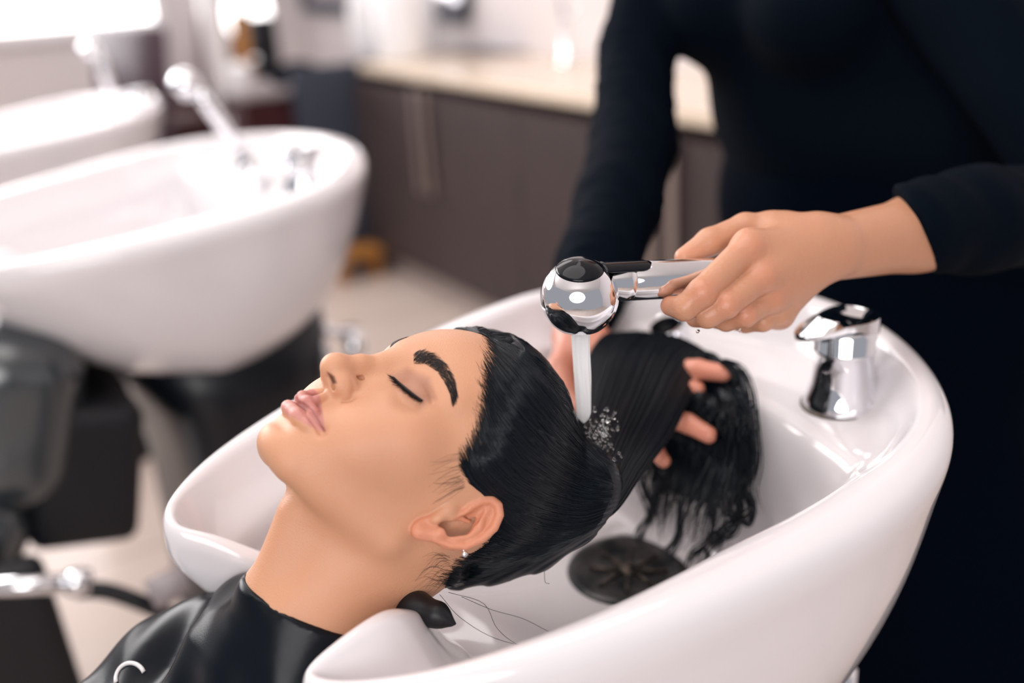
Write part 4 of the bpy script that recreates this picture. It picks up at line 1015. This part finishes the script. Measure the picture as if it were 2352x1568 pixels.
q = PY(505, 150, 5.0); ps = slab('white_post', (q[0], 5.0, .75), (.10, .08, 1.5), WHP, .01); tag(ps, 'white upright post between the salon chairs in the background', 'post')
q = PY(562, 150, 4.9); ps = slab('wooden_upright', (q[0], 4.9, .57), (.06, .05, 1.14), ORANGE, .005); tag(ps, 'orange wooden upright beside the white post', 'post')
q = PY(618, 190, 5.2); bc = empty('equipment_stand', (q[0], 5.2, 0)); tag(bc, 'black equipment stand with chrome knobs left of the maroon trolley', 'stand')
slab('column', (q[0], 5.2, .55), (.13, .10, 1.1), RUBBER, .02, bc); slab('shelf', (q[0] - .05, 5.15, .62), (.30, .30, .06), DKBLUE, .01, bc)
for z in (.7, .9): m = MB(); m.lathe((q[0] - .07, 5.13, z), (-.6, -.8, 0), [(0, .03), (.02, .025), (.022, 0), (0, 0)], 14); m.build('knob', CHROME, bc)
for i, (px, py) in enumerate(((540, 40), (598, 25))):
    q = PY(px, py, 5.55); l = empty('lamp', tuple(q)); tag(l, ('left' if i == 0 else 'right') + ' of two glowing white glass lamps above the white post', 'lamp', 'white glass lamps')
    m = MB(); m.lathe(q - np.array([0, 0, .09]), (0, 0, 1), [(0, 0), (.03, .005), (.052, .05), (.048, .14), (.03, .19), (0, .20)], 24); m.build('glass_shade', mat('lamp_glass', (1, .98, .97), .3, emit=3.5) if i == 0 else MATS['lamp_glass'], l)
    m = MB(); m.tube([q + [0, 0, .1], q + [0, 0, .32]], .008, 8); m.build('stem', CHROME, l)
# mirror with a dark frame on the right wall
a = PX(700, 20, 2.45); b = PX(1072, 50, 2.45); mr_ = empty('wall_mirror', (2.46, (a[1] + b[1]) / 2, 1.3)); tag(mr_, 'mirror with dark blue-grey frame on the wall above the worktop', 'mirror')
y0, y1, z0 = b[1], a[1], 1.075
MG = mat('mirror_glass', (.75, .74, .78), .03, metal=1.0)
slab('glass', (2.462, (y0 + y1) / 2, z0 + .40), (.01, y1 - y0 - .06, .70), MG, 0, mr_)
slab('frame_rail', (2.45, (y0 + y1) / 2, z0), (.04, y1 - y0, .07), DKBLUE, .005, mr_); slab('frame_rail', (2.45, (y0 + y1) / 2, z0 + .8), (.04, y1 - y0, .07), DKBLUE, .005, mr_)
slab('frame_stile', (2.45, y0, z0 + .40), (.04, .06, .74), DKBLUE, .005, mr_); slab('frame_stile', (2.45, y1, z0 + .40), (.04, .06, .74), DKBLUE, .005, mr_)
# bottles and the sink on the worktop
def bottle(px, py, x, r, h, label, grp='white bottles on the worktop'):
    q = PZ(px, py, .918); q = np.array([q[0], q[1], .918]); root = empty('bottle', tuple(q)); tag(root, label, 'bottle', grp)
    m = MB(); m.lathe(q, (0, 0, 1), [(0, 0), (r, .001), (r, .02), (r, h * .6), (r * .75, h * .74), (r * .35, h * .82), (r * .35, h * .86), (0, h * .86)], 24); m.build('bottle_body', WHP, root)
    m = MB(); m.lathe(q, (0, 0, 1), [(r * .42, h * .84), (r * .42, h), (0, h)], 18); m.build('cap', WHP, root)
bottle(848, 128, 2.2, .075, .36, 'left white tapered bottle on the cream worktop')
bottle(925, 134, 2.2, .11, .42, 'wide white canister in the middle of the worktop items')
bottle(985, 112, 2.3, .05, .44, 'narrow white bottle right of the wide canister')
cb = PZ(1040, 95, .918); ct = slab('black_box', (cb[0], cb[1], 1.02), (.16, .20, .20), RUBBER, .02); tag(ct, 'small black box on the worktop by the wall', 'box')
s0 = PZ(1120, 118, .918)
sk = MB(); sk.box((s0[0], s0[1], .921), (.34, .50, .008), 0, .003); so_ = sk.build('sink', BRUSH, None); tag(so_, 'steel sink let into the cream worktop', 'sink')
sk = MB(); sk.box((s0[0], s0[1], .9255), (.26, .40, .003), 0, .001); sk.build('sink_basin', DKBLUE, so_)
t0 = PZ(1300, 150, .918); ft = empty('sink_faucet', (t0[0], t0[1], .918)); tag(ft, 'tall chrome faucet on the worktop beside the stylist', 'faucet')
m = MB(); m.lathe((t0[0], t0[1], .918), (0, 0, 1), [(0, 0), (.03, 0), (.03, .01), (.018, .03), (.016, .16), (0, .17)], 20); m.build('faucet_body', CHROME, ft)
m = MB(); m.tube(resample([(t0[0], t0[1], 1.06), (t0[0] - .01, t0[1] + .01, 1.20), (t0[0] - .07, t0[1] + .07, 1.26), (t0[0] - .14, t0[1] + .13, 1.20)], 16), .012, 12); m.build('spout', CHROME, ft)
m = MB(); m.tube([(t0[0], t0[1], 1.08), (t0[0] + .03, t0[1] - .05, 1.13)], .008, 10); m.build('handle', CHROME, ft)
# black leather chair in front of the second basin
ch = empty('backwash_chair', (-.2, 1.85, 0)); tag(ch, 'black leather reclined chair at the lower left, below the second basin', 'chair')
def obox(p, c, half, r, ang):
    q = p - np.array(c, np.float32); ca, sa = math.cos(ang), math.sin(ang)
    q = np.column_stack([q[:, 0] * ca + q[:, 2] * sa, q[:, 1], -q[:, 0] * sa + q[:, 2] * ca]); a = np.abs(q) - (np.array(half, np.float32) - r)
    return np.linalg.norm(np.maximum(a, 0), axis=1) + np.minimum(a.max(1), 0) - r
LE = LEATHER
def blk(name, c, half, r, ang, m_=LE, h=7, crown=0):
    f = lambda p: obox(p, c, half, r, ang) 
    R0 = math.hypot(half[0], half[2]) + 15; v, q = sdf_mesh(f, (c[0] - R0, c[1] - half[1] - 15, c[2] - R0), (c[0] + R0, c[1] + half[1] + 15, c[2] + R0), h); v = relax(v, q, 2)
    return link_mesh(name, v / 1000, q, m_, ch)
blk('head_cushion', (70, 1810, 715), (150, 240, 95), 80, 1.25)
blk('back_cushion', (-75, 1810, 480), (165, 250, 88), 70, 1.05)
blk('seat_cushion', (-420, 1800, 330), (260, 260, 75), 55, .12)
blk('back_shell', (150, 1820, 600), (120, 225, 85), 25, 1.35, RUBBER)
blk('arm_panel', (-170, 1500, 345), (235, 24, 200), 20, .05, RUBBER)
m = MB(); A0 = P(-60, 1352, 1.35); A1 = P(172, 1337, 1.38); m.tube([A0, A1], .0135, 14); m.lathe(A1 - (A1 - A0) / np.linalg.norm(A1 - A0) * .01, A1 - A0, [(0, 0), (.017, 0), (.02, .012), (.017, .03), (0, .034)], 20); m.build('arm_rail', CHROME, ch)
m = MB(); m.tube(resample([A1 - [0, 0, .012], P(250, 1358, 1.40), P(345, 1392, 1.42), P(400, 1420, 1.44)], 12), .012, 12); m.build('arm_strut', RUBBER, ch)
m = MB(); m.tube([P(345, 1370, 1.40), P(430, 1325, 1.42)], .022, 16); m.build('hinge_cover', GREYTOP, ch)
m = MB(); m.lathe((-.35, 1.8, 0), (0, 0, 1), [(0, 0), (.30, 0), (.30, .02), (.07, .045), (.05, .06), (.05, .27), (0, .27)], 32); m.build('floor_base', CHROME, ch)
# hand showers parked in the two empty basins
def parked(b, label):
    base = np.array(b.matrix_world @ Vector(wl(PZ(1540, 782, .962)))) if False else None
for b, lab in ((basin2, 'chrome hand shower standing in the holder of the second basin'), (basin3, 'blurred hand shower standing in the farthest basin')):
    hl = np.array([.0, 0, 0]); l = wl(PZ(1540, 782, .962)); s_ = b.scale; a_ = b.rotation_euler[2]
    base = PZ(588, 398, .975) if b is basin2 else PZ(268, 252, .965)
    tip = (PY(452, 205, base[1]) if b is basin2 else PY(222, 120, base[1])); sh_ = empty('hand_shower', tuple(base)); tag(sh_, lab, 'hand shower')
    m = MB(); m.tube([base, base + (tip - base) * .1, base + (tip - base) * .85, tip], [.010, .0135, .0145, .013], 20); m.build('handle', CHROME, sh_)
    bc_ = tip + np.array([-.018, .004, .010]); m = MB(); m.lathe(bc_, (-.75, .1, -.55), [(.0285 * math.sin(t), -.0285 * math.cos(t)) for t in np.linspace(0, 2.6, 20)] + [(0, .0235)], 32); m.build('shower_ball', CHROME, sh_)
